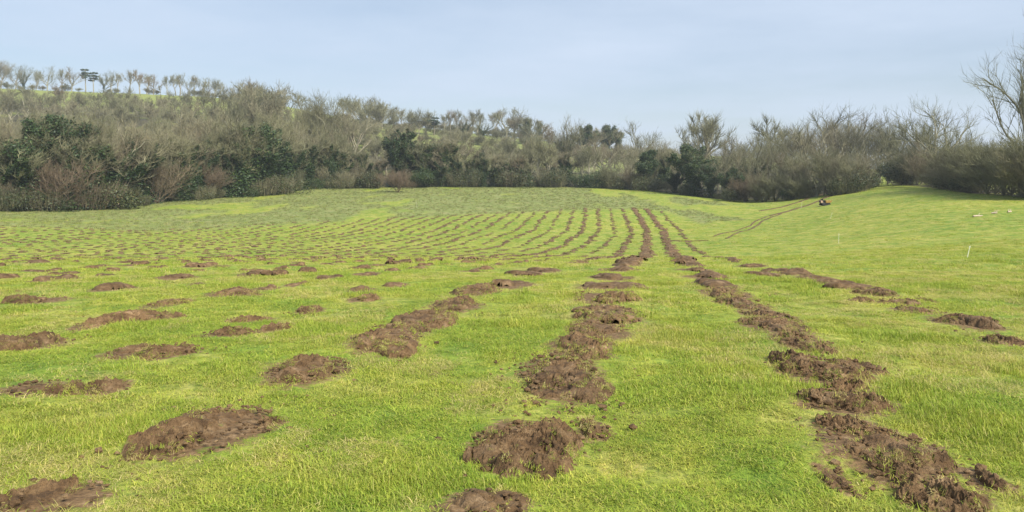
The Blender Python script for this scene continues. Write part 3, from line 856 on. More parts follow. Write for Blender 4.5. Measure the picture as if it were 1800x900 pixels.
def pine_proto():
    rg = np.random.default_rng(5)
    p = Proto(); H = 12.0
    tr = np.array([(0, 0, -0.3), (0.1, 0, 4), (0.0, 0.1, 8), (0.2, 0, 11)])
    parts = [tube(tr, [0.28, 0.22, 0.16, 0.06], 6)]
    P, O = [], []
    for i in range(11):
        z = rg.uniform(6.0, 11.4); a = rg.uniform(0, 6.28); L = rg.uniform(0.8, 2.8) * (1.15 - abs(z - 8.5) / 6)
        e = np.array([math.cos(a) * L, math.sin(a) * L, z + 0.5])
        parts.append(tube(np.array([(0.05, 0, z), e * [0.5, 0.5, 1], e]), [0.09, 0.06, 0.03], 4))
        m = 150; d = rg.normal(size=(m, 3)); d /= np.linalg.norm(d, axis=1)[:, None]
        P.append(e + d * rg.random(m)[:, None] ** 0.5 * np.array([1.2, 1.2, 0.55])); O.append(d)
    V, Q, tint = leaf_quads(np.concatenate(P), 0.26, rg, np.concatenate(O))
    t = join(parts)
    p.trunk = mesh_from('trunk', t[0], t[1], M_BARK, True); p.crown = mesh_from('crown', V, Q, M_PINE, False, {'tint': tint}); p.ivy = None; p.H = 12.0; p.width = 5
    TREES['pine'] = [p]
pine_proto()

placed = []     # root, px, zone, kind
def plant(px, d, zone, kind, top=None, h=None, wide=1.0, dead=None):
    """a tree or bush at its bearing and distance; its height from where its top is seen, or given in metres"""
    x = (px - CX) / F * d
    z = g(x, d)
    if top is not None:
        h = EYE + (HY - top) * d / F - z
    p = random.choice(TREES[kind])
    s = h / p.H
    woody = kind not in ('bramble', 'evergreen', 'bracken')
    nm = {'bramble': 'bramble_bush', 'evergreen': 'ivy_thicket', 'bracken': 'bracken_clump', 'pine': 'pine_tree', 'bush': 'bare_shrub', 'scrub_far': 'bare_shrub', 'bush_red': 'bare_shrub'}.get(kind, 'bare_tree')
    if 'ivy' in kind: nm = 'ivy_clad_tree'
    root = bpy.data.objects.new(nm, None); col.objects.link(root)
    root.location = (x, d, z - 0.05); root.rotation_euler = (random.gauss(0, 0.02), random.gauss(0, 0.03), random.uniform(0, 6.28))
    root.scale = (s * wide, s * wide, s)
    if p.trunk: obj('trunk', p.trunk, root)
    obj('crown' if woody else 'stems', p.crown, root)
    if p.ivy: obj('ivy' if woody else 'foliage', p.ivy, root)
    placed.append((root, px, zone, kind, h))
    return root

# --- trees along the hilltop, far left
HILL = [(4, 106, 'round'), (26, 108, 'round'), (44, 112, 'round_ivy'), (62, 118, 'tall'), (84, 110, 'round'), (108, 120, 'sparse'), (126, 114, 'round'), (150, 119, 'pine'), (165, 126, 'pine'),
        (182, 121, 'round_ivy'), (198, 120, 'round'), (210, 122, 'sparse'), (228, 122, 'sparse'), (246, 124, 'sparse'), (257, 126, 'sparse'), (268, 128, 'round'), (285, 147, 'sparse'), (297, 130, 'sparse'),
        (308, 131, 'sparse'), (318, 128, 'sparse'), (333, 129, 'round'), (345, 133, 'sparse'), (357, 132, 'round'), (368, 133, 'round'), (379, 136, 'tall'), (388, 140, 'round'), (-14, 104, 'round')]
for px, t, k in HILL: plant(px + random.uniform(-3, 3), random.uniform(560, 625), 'hilltop', k, top=t + random.uniform(-3, 4), wide=random.uniform(0.85, 1.25) if k != 'pine' else 1.0)
for px in (-6, 14, 36, 58, 74, 98, 116, 138, 192, 205, 262, 274, 340, 352, 364, 376, 392): plant(px, random.uniform(585, 600), 'hilltop', 'scrub_far', h=random.uniform(3, 6.5), wide=1.5)

# --- the wood on the left bank
def edge_d(px): return float(np.interp(px, [-60, 0, 130, 260, 340, 480, 555, 640, 760, 1060, 1180, 1290, 1372, 1450, 1540], [139, 141, 147, 166, 183, 201, 223, 229, 233, 233, 216, 191, 179, 176, 182]))
def wood_top(px):
    return np.interp(px, [-80, 0, 100, 200, 300, 360, 420, 480, 530, 560, 600, 640, 700], [146, 146, 148, 157, 162, 156, 138, 142, 146, 160, 174, 200, 220])
for d, hmin, hmax, sp, kinds, zone in [
        (420, 10, 13, 8.0, ['round_far', 'tall_far'], 'woodtop'),
        (375, 10, 13, 7.5, ['round_far', 'tall_far', 'round_far'], 'woodhigh'),
        (328, 11, 15, 7.5, ['round_far', 'tall_far', 'tall_far'], 'woodhigh'),
        (280, 11, 15, 8.0, ['tall_far', 'round_far', 'tall_ivy', 'tall_far'], 'woodmid'),
        (235, 11, 15, 7.2, ['tall', 'tall_ivy', 'round', 'round_ivy'], 'woodmid'),
        (200, 10, 14, 6.6, ['tall_ivy', 'round_ivy', 'round', 'tall'], 'woodlow'),
        (172, 9, 13, 6.2, ['tall_ivy', 'round', 'dense_ivy', 'round_ivy'], 'woodlow')]:
    px = -50.0
    lim = {420: 520, 375: 590, 328: 600, 280: 600, 235: 620, 200: 480, 172: 330}[d]
    while px < lim:
        dd = max(d + random.uniform(-12, 12), edge_d(px) + 4)
        h = random.uniform(hmin, hmax)
        x = (px - CX) / F * dd
        t = HY - (g(x, dd) + h - EYE) * F / dd
        tt = float(wood_top(px)) + random.uniform(-6, 12)
        if t < tt or d == 420 or (d in (280, 328) and 380 < px < 560 and random.random() < 0.5): t = tt
        h2 = EYE + (HY - t) * dd / F - g(x, dd)
        if h2 > 4.5: plant(px, dd, zone, random.choice(kinds), top=t, wide=random.uniform(0.9, 1.15) * (1.25 if d > 300 else 1))
        px += sp * F / d * random.uniform(0.75, 1.3)
# its front edge: ivied trees, bare shrubs and brambles where the photograph has them
FRONT = [(8, 205, 'tall_ivy', 14), (45, 178, 'tall_ivy', 18), (70, 190, 'dense_ivy', 12), (100, 196, 'dense_ivy', 16), (132, 205, 'dense_ivy', 14), (172, 205, 'tall_ivy', 10), (232, 200, 'round_ivy', 14), (205, 212, 'round_ivy', 8), (318, 205, 'tall_ivy', 6),
         (352, 200, 'round', 10), (372, 228, 'column_ivy', 4), (405, 182, 'tall_ivy', 12), (432, 200, 'round_ivy', 8), (455, 210, 'dense_ivy', 8), (480, 220, 'dense_ivy', 6), (500, 196, 'tall_ivy', 12), (540, 205, 'tall_ivy', 14), (565, 216, 'round', 8), (590, 215, 'tall', 12), (610, 245, 'column_ivy', 8), (28, 262, 'round_ivy', 4), (150, 262, 'round', 3), (182, 275, 'dense_ivy', 2),
         (85, 186, 'tall_ivy', 20), (150, 190, 'tall_ivy', 18), (258, 206, 'column_ivy', 12), (285, 214, 'tall_ivy', 9), (338, 236, 'column_ivy', 5), (420, 226, 'column_ivy', 6), (468, 192, 'tall_ivy', 18), (515, 225, 'column_ivy', 6), (555, 232, 'column_ivy', 6), (582, 240, 'column_ivy', 5), (628, 258, 'column_ivy', 4),
         (60, 246, 'round', 7), (120, 240, 'round_ivy', 8), (262, 236, 'round', 8), (300, 240, 'tall', 5), (390, 236, 'round', 7), (520, 235, 'round', 6)]
for px, t, k, back in FRONT: plant(px, edge_d(px) + (back if 'ivy' not in k else back * 0.3 + random.uniform(0, 2)), 'woodedge', k, top=t, wide=1.1)
for px, t in [(12, 232), (35, 215), (58, 222), (112, 226), (140, 232), (165, 240), (212, 246), (240, 240), (308, 232), (325, 246), (360, 244), (395, 232), (416, 214), (440, 226), (470, 236), (492, 228), (526, 240), (548, 246), (576, 250), (602, 256)]: plant(px, edge_d(px) + random.uniform(1, 4), 'woodfront', 'column_ivy', top=t + random.uniform(-14, 10), wide=random.uniform(1.5, 2.2))
SHRUB = [(20, 312, 'bush'), (98, 268, 'bush_red'), (140, 318, 'bush'), (182, 322, 'bush'), (275, 270, 'bush_red'), (322, 315, 'bush'), (372, 282, 'bush_red'), (405, 308, 'bush'), (470, 305, 'bush'), (515, 292, 'bush'), (562, 285, 'bush'), (600, 292, 'bush'), (622, 280, 'bush'), (-8, 300, 'bush'), (225, 320, 'bush')]
for px, t, k in SHRUB: plant(px, edge_d(px) + random.uniform(0.5, 3), 'woodshrub', k, top=t, wide=1.15)
BR = [(-5, 322), (25, 330), (55, 326), (85, 325), (112, 335), (140, 330), (165, 318), (195, 330), (225, 335), (248, 335), (305, 335), (335, 330), (358, 328), (388, 325), (412, 330), (436, 318), (462, 315), (490, 312), (515, 310), (545, 308), (575, 306), (605, 306)]
POLE = [(14, 232, 9), (38, 215, 14), (62, 205, 20), (92, 222, 10), (118, 210, 16), (160, 225, 9), (190, 196, 18), (220, 232, 6), (246, 214, 14), (270, 196, 20), (296, 226, 7), (312, 188, 18), (335, 212, 9), (362, 190, 16), (384, 210, 8), (412, 200, 12), (444, 186, 16), (486, 190, 14), (508, 214, 7), (530, 186, 18), (548, 215, 8), (572, 200, 14), (600, 225, 8)]
for px, t, back in POLE: plant(px, edge_d(px) + back, 'woodpole', 'sparse', top=t, wide=0.8)
for px, t in BR: plant(px, edge_d(px) + random.uniform(0, 2), 'woodbramble', random.choice(['bramble', 'bush', 'evergreen', 'bramble']), top=t + random.uniform(-4, 14), wide=1.3)

for px, t, k in [(548, 152, 'tall'), (566, 160, 'tall'), (584, 168, 'round'), (602, 176, 'tall'), (620, 186, 'round')]: plant(px, 285, 'woodend', k, top=t, wide=1.1)
# --- ridge and hillside beyond the valley floor
RIDGE = [(604, 170, 'sparse'), (615, 165, 'tall'), (632, 164, 'round'), (648, 168, 'round'), (660, 172, 'tall'), (672, 176, 'round'), (690, 183, 'tall'), (706, 186, 'sparse'), (718, 190, 'tall'), (735, 192, 'round'), (748, 190, 'tall'),
         (763, 204, 'pine'), (780, 196, 'sparse'), (791, 188, 'sparse'), (803, 190, 'sparse'), (818, 200, 'round_ivy'), (829, 190, 'sparse'), (838, 194, 'sparse'), (850, 206, 'round_ivy'), (867, 192, 'sparse'), (890, 186, 'round'),
         (905, 204, 'tall'), (923, 200, 'column_ivy'), (938, 208, 'round'), (950, 206, 'column_ivy'), (966, 212, 'round'), (1020, 222, 'round'), (1031, 217, 'dense_ivy'), (1046, 220, 'sparse'), (1065, 218, 'dense_ivy'), (1086, 224, 'column_ivy')]
for px, t, k in RIDGE: plant(px, random.uniform(455, 540) if px < 960 else random.uniform(400, 440), 'ridge', {'round': 'round_far', 'tall': 'tall_far'}.get(k, k), top=t + random.uniform(-3, 3), wide=random.uniform(1.0, 1.5))
for i in range(30): plant(602 + i * 12.5 + random.uniform(-5, 5), random.uniform(500, 545), 'ridge', 'scrub_far', h=random.uniform(4, 8), wide=1.5)
random.seed(21)
for d, sp, zone, h0, h1 in [(470, 9.0, 'slopecrest', 6, 9), (420, 8.0, 'slopetop', 7, 10), (375, 7.2, 'slopehigh', 8, 11), (330, 6.8, 'slopehigh', 9, 12.5), (290, 6.6, 'slopemid', 9, 13), (258, 7.0, 'slopelow', 8, 12.5)]:
    px = 606.0
    while px < 1180:
        dd = d + random.uniform(-14, 14)
        gap = (838 < px < 872 and d > 300) or (905 < px < 922 and d > 330) or random.random() < 0.06
        low = 0.62 if (700 < px < 790 and d > 300) or (900 < px < 1010 and 270 < d < 300) else 1.0
        if not gap:
            ks = ['round_far', 'scrub_far', 'tall_far', 'tall_far'] if d > 300 else ['sparse', 'tall_far', 'tall_far', 'round_far']
            plant(px, dd, zone, random.choice(ks), h=random.uniform(h0, h1) * low, wide=1.2)
        px += sp * F / d * random.uniform(0.8, 1.35)
for i in range(46):
    plant(random.uniform(625, 1010), random.uniform(335, 500), 'slopescrub', 'scrub_far', h=random.uniform(4.5, 8.5), wide=1.5)
plant(990, 290, 'slopemid', 'tall_ivy', top=200)
plant(1125, 330, 'slopemid', 'round', top=207, wide=1.15)
plant(1060, 262, 'slopelow', 'round', top=226, wide=1.2)
plant(930, 246, 'slopelow', 'round', top=232, wide=1.1)

# --- trees at the far edge of the field
MID = [(690, 213, 'goblet_ivy', 3), (655, 275, 'column_ivy', 2), (704, 272, 'column_ivy', 2), (735, 268, 'column_ivy', 1), (778, 270, 'column_ivy', 1), (822, 272, 'column_ivy', 1), (850, 270, 'column_ivy', 1), (880, 276, 'column_ivy', 1), (905, 272, 'column_ivy', 1), (932, 280, 'column_ivy', 1), (640, 262, 'column_ivy', 5), (728, 252, 'column_ivy', 4), (745, 240, 'column_ivy', 2), (762, 245, 'column_ivy', 5), (792, 240, 'column_ivy', 3), (810, 262, 'column_ivy', 3), (838, 258, 'column_ivy', 4), (866, 262, 'column_ivy', 2), (893, 266, 'sparse', 3),
       (917, 262, 'column_ivy', 2), (945, 240, 'sparse', 5), (965, 246, 'sparse', 3), (990, 258, 'column_ivy', 6), (1035, 250, 'sparse', 4), (1136, 258, 'dense_ivy', 4), (1160, 262, 'column_ivy', 16), (1186, 300, 'dense_ivy', 3), (1214, 246, 'dense_ivy', 4), (1226, 262, 'dense_ivy', 2), (1250, 284, 'dense_ivy', 3), (1276, 290, 'dense_ivy', 3), (1312, 300, 'dense_ivy', 2),
       (1105, 262, 'round', 8), (1170, 240, 'round', 24), (1200, 236, 'round', 34), (1260, 236, 'round', 26), (1285, 250, 'round_ivy', 14), (1150, 244, 'tall', 30)]
for px, t, k, back in MID: plant(px, edge_d(px) + back, 'fieldend', k, top=t, wide={'goblet_ivy': 1.3, 'column_ivy': random.uniform(1.4, 1.9), 'dense_ivy': 1.35}.get(k, 1.15))
EV = [(652, 300), (668, 305), (712, 300), (742, 296), (770, 292), (800, 292), (826, 296), (852, 296), (880, 292), (905, 288), (940, 290), (968, 292), (985, 290), (1022, 290), (1045, 284), (1080, 300), (1100, 305), (1128, 305), (1150, 306), (1172, 312), (1205, 312), (1232, 322), (1262, 318), (1290, 325), (1330, 325)]
for px, t in EV: plant(px, edge_d(px) + random.uniform(0, 2.5), 'fieldendbush', 'evergreen' if 720 < px < 1060 and random.random() < 0.22 else random.choice(['bramble', 'bush', 'bramble']), top=t + random.uniform(0, 24), wide=random.uniform(0.9, 1.3))
for px, t in [(665, 300), (700, 292), (1072, 285), (1108, 292), (1310, 305), (1340, 300)]: plant(px, edge_d(px) - (20 if px == 700 else 1), 'fieldendshrub', 'bush_red' if px in (665, 700, 1310) else 'bush', top=t)
plant(955, 300, 'bracken', 'bracken', h=1.7)

# --- the wood on the right
random.seed(5)
plant(1232, 262, 'rightskyline', 'sparse', top=188, wide=1.2); plant(1250, 266, 'rightskyline', 'sparse', top=192, wide=1.1)
RSKY = [(1292, 240, 'round', 240), (1312, 228, 'round', 215), (1335, 222, 'round', 230), (1362, 215, 'round', 210), (1384, 196, 'sparse', 236), (1402, 205, 'round', 225), (1425, 212, 'round', 205), (1446, 205, 'round', 220), (1470, 196, 'round', 215), (1482, 180, 'round', 236), (1505, 205, 'tall', 210), (1522, 200, 'tall', 222), (1546, 208, 'tall', 232), (1562, 205, 'tall', 215), (1580, 210, 'round', 222), (1602, 215, 'round', 210),
        (1642, 164, 'dome', 168), (1690, 226, 'round', 190), (1665, 232, 'round', 200), (1720, 240, 'bush', 175), (1270, 238, 'round', 250), (1808, 8, 'great', 126), (1620, 226, 'round', 196)]
for px, t, k, d in RSKY: plant(px, d, 'rightskyline', k, top=t, wide={'dome': 1.1, 'great': 1.0}.get(k, 1.15))
RMID = [(1300, 262, 'round', 200), (1330, 258, 'round_ivy', 196), (1352, 262, 'round', 190), (1376, 250, 'round', 188), (1396, 262, 'round', 184), (1418, 258, 'round', 182), (1440, 262, 'round_ivy', 184), (1466, 252, 'round', 186), (1490, 262, 'bush', 182), (1515, 255, 'round', 192), (1538, 262, 'round', 196), (1560, 262, 'round', 205), (1585, 258, 'bush', 200)]
for px, t, k, d in RMID: plant(px, d, 'rightmid', k, top=t, wide=1.15)
RFRONT = [(1345, 305, 'bush', 182), (1362, 290, 'bush', 180), (1392, 268, 'sparse', 178), (1412, 272, 'tall', 176), (1405, 300, 'bush', 174), (1436, 255, 'sparse', 173), (1448, 268, 'tall', 170), (1470, 262, 'tall', 168), (1486, 275, 'bush', 166), (1455, 300, 'bush', 171), (1508, 270, 'bush', 168), (1524, 290, 'bush', 172), (1500, 300, 'bramble', 165), (1525, 306, 'evergreen', 172), (1385, 330, 'evergreen', 177), (1480, 312, 'bramble', 164), (1410, 318, 'bramble', 176)]
for px, t, k, d in RFRONT: plant(px, d, 'rightfront', k, top=t, wide=1.2)
HEDGE = [(1580, 285, 'evergreen', 186), (1594, 262, 'bush', 182), (1612, 255, 'bush', 172), (1604, 285, 'bramble', 176), (1636, 258, 'bush', 158), (1660, 250, 'bush', 148), (1685, 252, 'bush', 139), (1706, 262, 'bush', 132), (1722, 245, 'bush', 130), (1750, 240, 'bush', 124), (1776, 236, 'bush', 119), (1800, 230, 'bush', 115), (1824, 225, 'bush', 112), (1850, 220, 'bush', 110), (1735, 262, 'bush', 124), (1765, 262, 'bush', 118), (1790, 262, 'bush', 113), (1812, 258, 'bush', 110), (1668, 300, 'bramble', 145), (1696, 305, 'bramble', 133), (1640, 296, 'bush', 152), (1678, 280, 'bush', 140), (1845, 260, 'bush', 108)]
for px, t, k, d in HEDGE: plant(px, d, 'hedge', k, top=t, wide=1.25)

ZONE = {'hilltop': 'on the hilltop skyline at far left', 'woodtop': 'at the upper edge of the left wood', 'woodhigh': 'high up in the left wood', 'woodmid': 'halfway up the left wood', 'woodlow': 'in the lower left wood',
        'woodedge': 'along the left wood\'s front edge', 'woodshrub': 'before the left wood', 'woodfront': 'fronting the left wood', 'woodend': 'on the right shoulder of the left wood', 'woodpole': 'inside the left wood', 'woodbramble': 'in undergrowth below the left wood', 'ridge': 'along the ridge beyond the valley', 'slopehigh': 'high on the scrubby slope beyond the field',
        'slopescrub': 'scattered over the slope beyond the field', 'slopecrest': 'just below the ridge beyond the field', 'slopetop': 'near the top of the slope beyond the field', 'slopemid': 'midway up the scrubby slope beyond the field', 'slopelow': 'low on the scrubby slope beyond the field', 'fieldend': 'at the far end of the field', 'fieldendbush': 'in the thicket line behind the rushes', 'fieldendshrub': 'at the far end of the field',
        'bracken': 'on the slope beyond the field', 'rightskyline': 'against the sky above the right wood', 'rightmid': 'within the right wood', 'rightfront': 'at the front of the right wood', 'hedge': 'in the hedge on the right bank'}
LOOK = {'round_far': ('hazy round bare tree', 'tree'), 'tall_far': ('hazy upright bare tree', 'tree'), 'scrub_far': ('hazy brown scrub bush', 'shrub'), 'dome': ('big dome-crowned bare tree', 'tree'), 'great': ('huge bare tree with long limbs', 'tree'), 'round': ('round-crowned bare twiggy tree', 'tree'), 'round_ivy': ('round bare tree with ivied limbs', 'tree'), 'tall': ('upright bare grey-brown tree', 'tree'), 'tall_ivy': ('upright bare tree with dark ivy trunk', 'tree'),
        'column_ivy': ('slim trunk wrapped in dark ivy', 'tree'), 'dense_ivy': ('tree smothered in dark green ivy', 'tree'), 'goblet_ivy': ('goblet-shaped tree covered in dark ivy', 'tree'), 'spread': ('big spreading bare tree', 'tree'),
        'bush': ('bare olive-brown shrub', 'shrub'), 'bush_red': ('bare reddish-brown shrub', 'shrub'), 'sparse': ('thin open-branched bare tree', 'tree'), 'bramble': ('low tangled bramble bush', 'bush'), 'evergreen': ('dark evergreen thicket', 'bush'),
        'bracken': ('small clump of rust-brown bracken', 'bracken'), 'pine': ('dark flat-topped pine', 'tree')}
by = {}
for r in placed: by.setdefault((r[2], r[3]), []).append(r)
for (zone, kind), rs in by.items():
    rs.sort(key=lambda r: r[1])
    look, cat = LOOK[kind]
    for i, r in enumerate(rs):
        lab = f'{look} {ZONE[zone]}' if len(rs) == 1 else f'{look}, {ordinal(i + 1)} from left, {ZONE[zone]}'
        tag(r[0], lab, cat, f'{cat}s {ZONE[zone]}')

# ------------------------------------------------------------------ small things in the field
def cane(px, py, pxt, pyt, label):
    x, d = at(px, py); z = g(x, d)
    X1 = (pxt - CX) / F * d; Z1 = EYE + (HY - pyt) * d / F
    b = np.array([x, d, z - 0.1]); t = np.array([X1, d + 0.05, Z1])
    v, f = tube(np.array([b, b * 0.4 + t * 0.6, t]) - np.array([x, d, z]), [0.017, 0.015, 0.012], 6)
    root = bpy.data.objects.new('marker_cane', None); col.objects.link(root); root.location = (x, d, z)
    obj('cane', mesh_from('cane', v, f, M_CANE, True), root)
    v2, f2 = tube(np.array([t + (b - t) * 0.10, t + (t - b) * 0.02]) - np.array([x, d, z]), [0.026, 0.024], 6)
    obj('tape', mesh_from('tape', v2, f2, M_CANE), root)
    tag(root, label, 'cane', 'white marker canes in the pasture')
cane(1699, 454, 1706, 433, 'thin white leaning marker cane nearest, low on the right bank')
cane(1474, 428, 1475, 411, 'thin white upright marker cane on the grass below the yellow dumper')
cane(1459, 384, 1463, 374, 'short white leaning marker cane just beneath the yellow dumper')
cane(1408, 365, 1410, 355, 'white marker cane beside the muddy track left of the dumper')
cane(733, 365, 732, 355, 'pale marker cane among the rushes near the field end')

def log(px, py, length, rz, label, branch):
    x, d = at(px, py); z = g(x, d)
    q = np.array([(-length / 2, 0, 0.07), (-length / 6, 0.05, 0.1), (length / 5, -0.03, 0.09), (length / 2, 0.04, 0.13)])
    root = bpy.data.objects.new('fallen_branch', None); col.objects.link(root); root.location = (x, d, z); root.rotation_euler = (0, 0, rz)
    v, f = tube(q, [0.085, 0.1, 0.08, 0.05], 7); obj('bole', mesh_from('bole', v, f, M_LOG, True), root)
    for s in branch:
        v, f = tube(np.array([(s, 0, 0.1), (s + 0.15, 0.12, 0.3), (s + 0.35, 0.16, 0.42)]), [0.05, 0.035, 0.015], 5)
        obj('side_branch', mesh_from('side_branch', v, f, M_LOG, True), root)
    tag(root, label, 'branch', 'bleached branches lying on the right bank')
log(1719, 381, 1.3, 0.2, 'longest bleached fallen branch lying flat on the right bank', [0.1])
log(1748, 376, 0.6, -0.5, 'short forked bleached branch, middle of three on the right bank', [-0.1, 0.1])
log(1775, 372, 0.75, 0.4, 'bleached branch closest to the hedge on the right bank', [-0.2, 0.15])

def bevel_box(name, size, loc, mat, parent, taper=1.0, bev=0.04):
    x, y, z = [s / 2 for s in size]
    V = [(-x, -y, -z), (x, -y, -z), (x, y, -z), (-x, y, -z), (-x * taper, -y * taper, z), (x * taper, -y * taper, z), (x * taper, y * taper, z), (-x * taper, y * taper, z)]
    Fc = [(0, 3, 2, 1), (4, 5, 6, 7), (0, 1, 5, 4), (1, 2, 6, 5), (2, 3, 7, 6), (3, 0, 4, 7)]
    me = mesh_from(name, V, Fc, mat)
    o = obj(name, me, parent, loc)
    b = o.modifiers.new('bevel', 'BEVEL'); b.width = bev; b.segments = 2
    return o
def dumper():
    x, d = at(1450, 360); z = g(x, d)
    root = bpy.data.objects.new('tracked_dumper', None); col.objects.link(root); root.location = (x, d, z); root.rotation_euler = (0, 0, 0.12)
    for s in (-1, 1):
        # rubber track loop with rounded ends
        n = 20; pts = []
        for i in range(n):
            a = 2 * math.pi * i / n; cx = 0.62 if math.cos(a) > 0 else -0.62
            pts.append((cx + 0.22 * math.cos(a), 0.22 + 0.2 * math.sin(a)))
        V = [(p[0], s * 0.52 - 0.14, p[1]) for p in pts] + [(p[0], s * 0.52 + 0.14, p[1]) for p in pts]
        Fc = [(i, (i + 1) % n, n + (i + 1) % n, n + i) for i in range(n)] + [tuple(range(n - 1, -1, -1)), tuple(range(n, 2 * n))]
        tr = obj('track', mesh_from('track', V, Fc, M_BLACK), root)
        for w in (-0.62, 0, 0.62):
            v, f = tube(np.array([(w, s * 0.52 - 0.16, 0.22), (w, s * 0.52 + 0.16, 0.22)]), [0.13, 0.13], 10)
            obj('road_wheel', mesh_from('road_wheel', v, f, M_DARK), tr)
    bevel_box('chassis', (1.7, 0.75, 0.22), (0, 0, 0.42), M_DARK, root)
    # open skip at the front: flared sides with an inner floor
    o = [(0.0, -0.5, 0.52), (0.95, -0.5, 0.56), (0.95, 0.5, 0.56), (0.0, 0.5, 0.52), (-0.12, -0.62, 1.02), (1.22, -0.62, 0.98), (1.22, 0.62, 0.98), (-0.12, 0.62, 1.02)]
    inn = [(-0.06, -0.56, 1.02), (1.14, -0.56, 0.98), (1.14, 0.56, 0.98), (-0.06, 0.56, 1.02), (0.05, -0.45, 0.6), (0.9, -0.45, 0.62), (0.9, 0.45, 0.62), (0.05, 0.45, 0.6)]
    Fc = [(0, 3, 2, 1), (0, 1, 5, 4), (1, 2, 6, 5), (2, 3, 7, 6), (3, 0, 4, 7), (4, 5, 9, 8), (5, 6, 10, 9), (6, 7, 11, 10), (7, 4, 8, 11), (8, 9, 13, 12), (9, 10, 14, 13), (10, 11, 15, 14), (11, 8, 12, 15), (12, 13, 14, 15)]
    obj('skip', mesh_from('skip', o + inn, Fc, M_YELLOW), root)
    hood = bevel_box('engine_cover', (0.5, 0.8, 0.42), (-0.78, 0, 0.74), M_SKIN, root, 0.9)
    bevel_box('grille', (0.03, 0.5, 0.24), (-0.26, 0, 0.0), M_BLACK, hood, 1.0, 0.01)
    bevel_box('seat', (0.36, 0.42, 0.14), (-0.38, 0, 0.82), M_BLACK, root)
    bevel_box('backrest', (0.1, 0.42, 0.42), (-0.55, 0, 1.05), M_BLACK, root)
    v, f = tube(np.array([(-0.62, -0.38, 0.55), (-0.62, -0.36, 1.35), (-0.62, 0.36, 1.35), (-0.62, 0.38, 0.55)]), [0.035] * 4, 6)
    obj('roll_bar', mesh_from('roll_bar', v, f, M_BLACK, True), root)
    bevel_box('control_panel', (0.12, 0.4, 0.4), (-0.12, 0, 0.85), M_DARK, root)
    tag(root, 'small yellow tracked dumper with black seat beside the muddy track', 'dumper')
dumper()

# ------------------------------------------------------------------ grass, straw and rushes
def blade_tuft(name, n, rad, h0, h1, wid, lean, mat, seed):
    rg = np.random.default_rng(seed)
    a = rg.uniform(0, 6.28, n); r = rad * rg.random(n) ** 0.6
    b = np.stack([np.cos(a) * r, np.sin(a) * r, np.full(n, -0.012)], 1)
    az = rg.uniform(0, 6.28, n); ln = rg.uniform(0.25, 1.0, n) * lean; L = rg.uniform(h0, h1, n)
    out = np.stack([np.cos(az), np.sin(az), np.zeros(n)], 1); side = np.stack([-np.sin(az), np.cos(az), np.zeros(n)], 1)
    up = np.array([0, 0, 1.0])
    m = b + L[:, None] * 0.55 * (up * np.cos(ln * 0.5)[:, None] + out * np.sin(ln * 0.5)[:, None])
    t = m + L[:, None] * 0.5 * (up * np.cos(ln * 1.5)[:, None] + out * np.sin(ln * 1.5)[:, None])
    w = (wid * rg.uniform(0.7, 1.3, n))[:, None]
    V = np.stack([b - side * w, b + side * w, m + side * w * 0.75, m - side * w * 0.75, t], 1).reshape(-1, 3)
    base = np.arange(n)[:, None] * 5
    F3 = np.concatenate([base + [[0, 1, 2]], base + [[0, 2, 3]], base + [[3, 2, 4]]])
    tint = np.repeat(rg.random(n) ** 1.2, 5)
    me = mesh_from(name, V, F3, mat, False, {'tint': tint})
    return bpy.data.objects.new(name, me)

def scatter(name, protos, P, rot, scl, idx, mat, label, cat):
    c = bpy.data.collections.new(name + '_tufts')
    for o in protos: c.objects.link(o)
    me = bpy.data.meshes.new(name)
    me.vertices.add(len(P)); me.vertices.foreach_set('co', np.asarray(P, np.float32).ravel())
    for nm, ty, a, fld in (('r', 'FLOAT_VECTOR', rot, 'vector'), ('s', 'FLOAT_VECTOR', scl, 'vector'), ('i', 'INT', idx, 'value')):
        q = me.attributes.new(nm, ty, 'POINT'); q.data.foreach_set(fld, np.asarray(a, np.int32 if ty == 'INT' else np.float32).ravel())
    me.materials.append(mat)
    o = obj(name, me); tag(o, label, cat, kind='stuff')
    ng = bpy.data.node_groups.new(name, 'GeometryNodeTree')
    ng.interface.new_socket(name='Geometry', in_out='INPUT', socket_type='NodeSocketGeometry')
    ng.interface.new_socket(name='Geometry', in_out='OUTPUT', socket_type='NodeSocketGeometry')
    n, l = ng.nodes, ng.links
    gi, go = n.new('NodeGroupInput'), n.new('NodeGroupOutput')
    ci = n.new('GeometryNodeCollectionInfo'); ci.inputs['Collection'].default_value = c; ci.inputs['Separate Children'].default_value = True; ci.inputs['Reset Children'].default_value = True
    ip = n.new('GeometryNodeInstanceOnPoints'); ip.inputs['Pick Instance'].default_value = True
    def na(nm, ty):
        q = n.new('GeometryNodeInputNamedAttribute'); q.data_type = ty; q.inputs['Name'].default_value = nm
        return [s for s in q.outputs if s.enabled and s.name == 'Attribute'][0]
    l.new(gi.outputs[0], ip.inputs['Points']); l.new(ci.outputs[0], ip.inputs['Instance'])
    l.new(na('i', 'INT'), ip.inputs['Instance Index'])
    er = n.new('FunctionNodeEulerToRotation'); l.new(na('r', 'FLOAT_VECTOR'), er.inputs[0]); l.new(er.outputs[0], ip.inputs['Rotation'])
    l.new(na('s', 'FLOAT_VECTOR'), ip.inputs['Scale'])
    l.new(ip.outputs[0], go.inputs[0])
    md = o.modifiers.new('scatter', 'NODES'); md.node_group = ng
    return o

def frustum_points(d0, d1, n, rg, margin=1.15):
    d = np.sqrt(rg.random(n) * (d1 ** 2 - d0 ** 2) + d0 ** 2)
    x = (rg.random(n) * 2 - 1) * (d * 900 / F * margin + 1.0)
    return x, d

